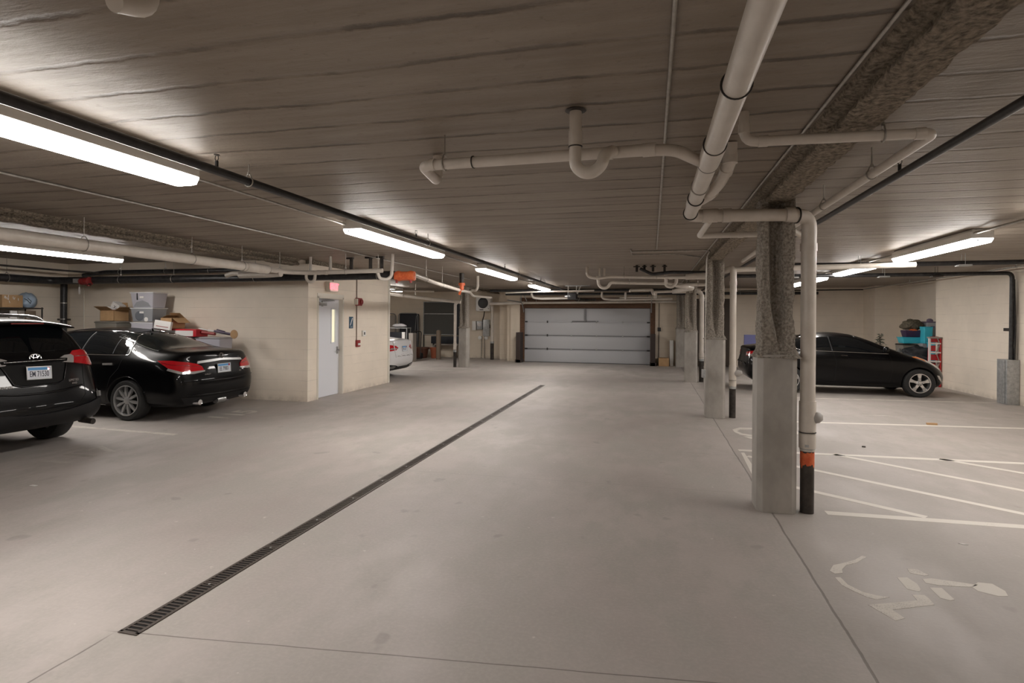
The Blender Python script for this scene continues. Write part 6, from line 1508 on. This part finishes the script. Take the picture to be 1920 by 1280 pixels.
pipe('thin conduit down the wall right of the garage door', [(.27, 22.0, 2.4), (.27, 22.0, .25)], .012, 'iron_black', seg=6, name='conduit')
b = MB(); b.box(.66, .79, 21.75, 22.0, .0, .95); b.box(.70, .79, 21.73, 21.76, .55, .72); tag(b.build('ice_melt_cabinet', M['white_enamel'], bevel=.01), 'pale cabinet edge between the garage door and the farthest column', 'cabinet')

# ================================================================ FLOOR MARKINGS
FG = 'painted parking lines'
def line(p, q, wd, label, m='line_paint', z=0.0012):
    p, q = Vector((p[0], p[1], 0)), Vector((q[0], q[1], 0)); d = (q - p).normalized(); s = Vector((-d.y, d.x, 0)) * wd / 2
    b = MB(); b.prism([(v.x, v.y, 0.0002) for v in (p - s, q - s, q + s, p + s)], (0, 0, 1), z)
    return tag(b.build('parking_line', M[m]), label, 'painted line', FG)
line((1.52, 5.56), (7.3, 5.66 + .10), .10, 'white painted line nearest the camera, starting beside the standpipe')
line((1.12, 7.94), (7.3, 8.30), .10, 'white painted line closing the far side of the hatched aisle')
line((2.34, 5.66), (1.18, 6.52), .085, 'first short diagonal stripe of the hatching, behind the standpipe foot')
line((3.62, 5.68), (1.18, 7.62), .085, 'second diagonal stripe of the hatching from the left')
line((4.95, 5.72), (2.28, 8.02), .085, 'third diagonal stripe of the hatching from the left')
line((6.25, 5.76), (3.50, 8.12), .085, 'fourth diagonal stripe of the hatching, at the right edge')
line((1.7, 10.36), (7.3, 10.98), .10, 'white painted line between the hatching and the black sedan')
line((2.4, 13.62), (7.3, 14.1), .09, 'thin worn line just in front of the black sedan in profile', 'line_paint_worn')
line((1.9, 11.35), (7.0, 11.9), .06, 'very faint line before the black sedan in profile', 'line_paint_faint')
line((-12.6, 7.0), (-6.66, 6.76), .10, 'worn white line between the two black cars on the left', 'line_paint_worn')
line((-12.0, 3.75), (-5.6, 3.62), .10, 'faint white line at the left edge below the sport utility car', 'line_paint_faint')
line((-12.0, 17.6), (-6.2, 17.4), .12, 'white line behind the tail of the white sedan', 'line_paint_worn')
def painted(polys, org, k, label, m='symbol_paint', name='accessible_symbol', ctr=None):
    b = MB()
    for P in polys:
        pts = [at(org[0] + x / k, org[1] + y / k, 'Z', 0.0) for x, y in P]
        b.prism([(p.x, p.y, 0.0002) for p in pts], (0, 0, 1), 0.0012)
    return tag(b.build(name, M[m]), label, 'floor symbol')
painted([[(575, 480), (600, 440), (650, 430), (745, 405), (800, 375), (830, 385), (760, 425), (690, 440), (660, 470), (665, 495), (610, 500)],
         [(610, 525), (650, 525), (700, 575), (800, 625), (900, 650), (990, 663), (900, 678), (840, 665), (740, 620), (660, 580)],
         [(840, 715), (1180, 685), (1145, 645), (1230, 648), (1260, 670), (1300, 715), (1010, 750), (1095, 808), (1030, 825)],
         [(1040, 525), (1110, 525), (1180, 570), (1205, 610), (1195, 625), (1110, 605)],
         [(1265, 595), (1350, 598), (1440, 680), (1410, 685), (1340, 668)],
         [(1215, 535), (1280, 532), (1480, 560), (1600, 578), (1560, 592), (1480, 590), (1330, 580), (1240, 565)],
         [(1560, 592), (1600, 560), (1700, 570), (1790, 620), (1810, 655), (1740, 655), (1600, 620)],
         [(1110, 465), (1180, 470), (1260, 510), (1230, 515), (1130, 495)]], (1400, 940), 3.692, 'large worn wheelchair symbol painted on the floor at lower right')
painted([[(45, 155), (90, 142), (170, 143), (230, 148), (230, 156), (165, 154), (95, 155), (75, 165), (110, 180), (165, 188), (230, 192), (225, 200), (150, 197), (95, 188), (60, 172)],
         [(115, 198), (240, 203), (235, 222), (175, 216), (155, 212)], [(430, 168), (455, 165), (500, 180), (495, 187), (440, 182)]], (1360, 760), 3.4286, 'second wheelchair symbol partly behind the nearest column')
painted([[(100, 303), (122, 303), (185, 400), (190, 480), (172, 445)]], (1360, 760), 3.4286, 'white wedge painted along the seam left of the nearest column', 'line_paint', 'paint_wedge')
def stall_number(txt, x, y, size, label, m):
    o = text_mesh('stall_number', txt, size, M[m], None, frame((x, y, 0.0006), (0, 1, 0), (-1, 0, 0)), 0.0005, 0.012)
    return tag(o, label, 'stall number')
stall_number('115', -7.08, 8.44, .62, 'worn stall number 115 painted behind the black sedan', 'line_paint_worn')
stall_number('117', -6.75, 5.45, .62, 'very faint stall number painted behind the sport utility car', 'line_paint_faint')
# litter
def scrap(px, py, pts, m, label, h=.004):
    p = at(px, py, 'Z', 0.0); b = MB(); b.prism([(p.x + x, p.y + y, 0.0) for x, y in pts], (0, 0, 1), h)
    return tag(b.build('litter', M[m]), label, 'litter')
scrap(1747, 796, [(-.08, -.03), (.07, -.035), (.085, .02), (-.07, .03)], 'cardboard', 'tan scrap lying on the line before the black sedan', .03)
scrap(1619, 838, [(-.025, -.015), (.02, -.02), (.03, .01), (-.01, .02)], 'iron_black', 'tiny black scrap on the floor right of the standpipe', .015)
scrap(1806, 1020, [(-.03, .01), (-.005, -.008), (.03, -.01), (.01, .004)], 'paper_white', 'small white chip on the floor above the wheelchair symbol', .004)
scrap(63, 910, [(-.04, -.012), (.035, -.015), (.04, .012), (-.03, .015)], 'paper_white', 'small white chip on the floor at the left edge', .003)
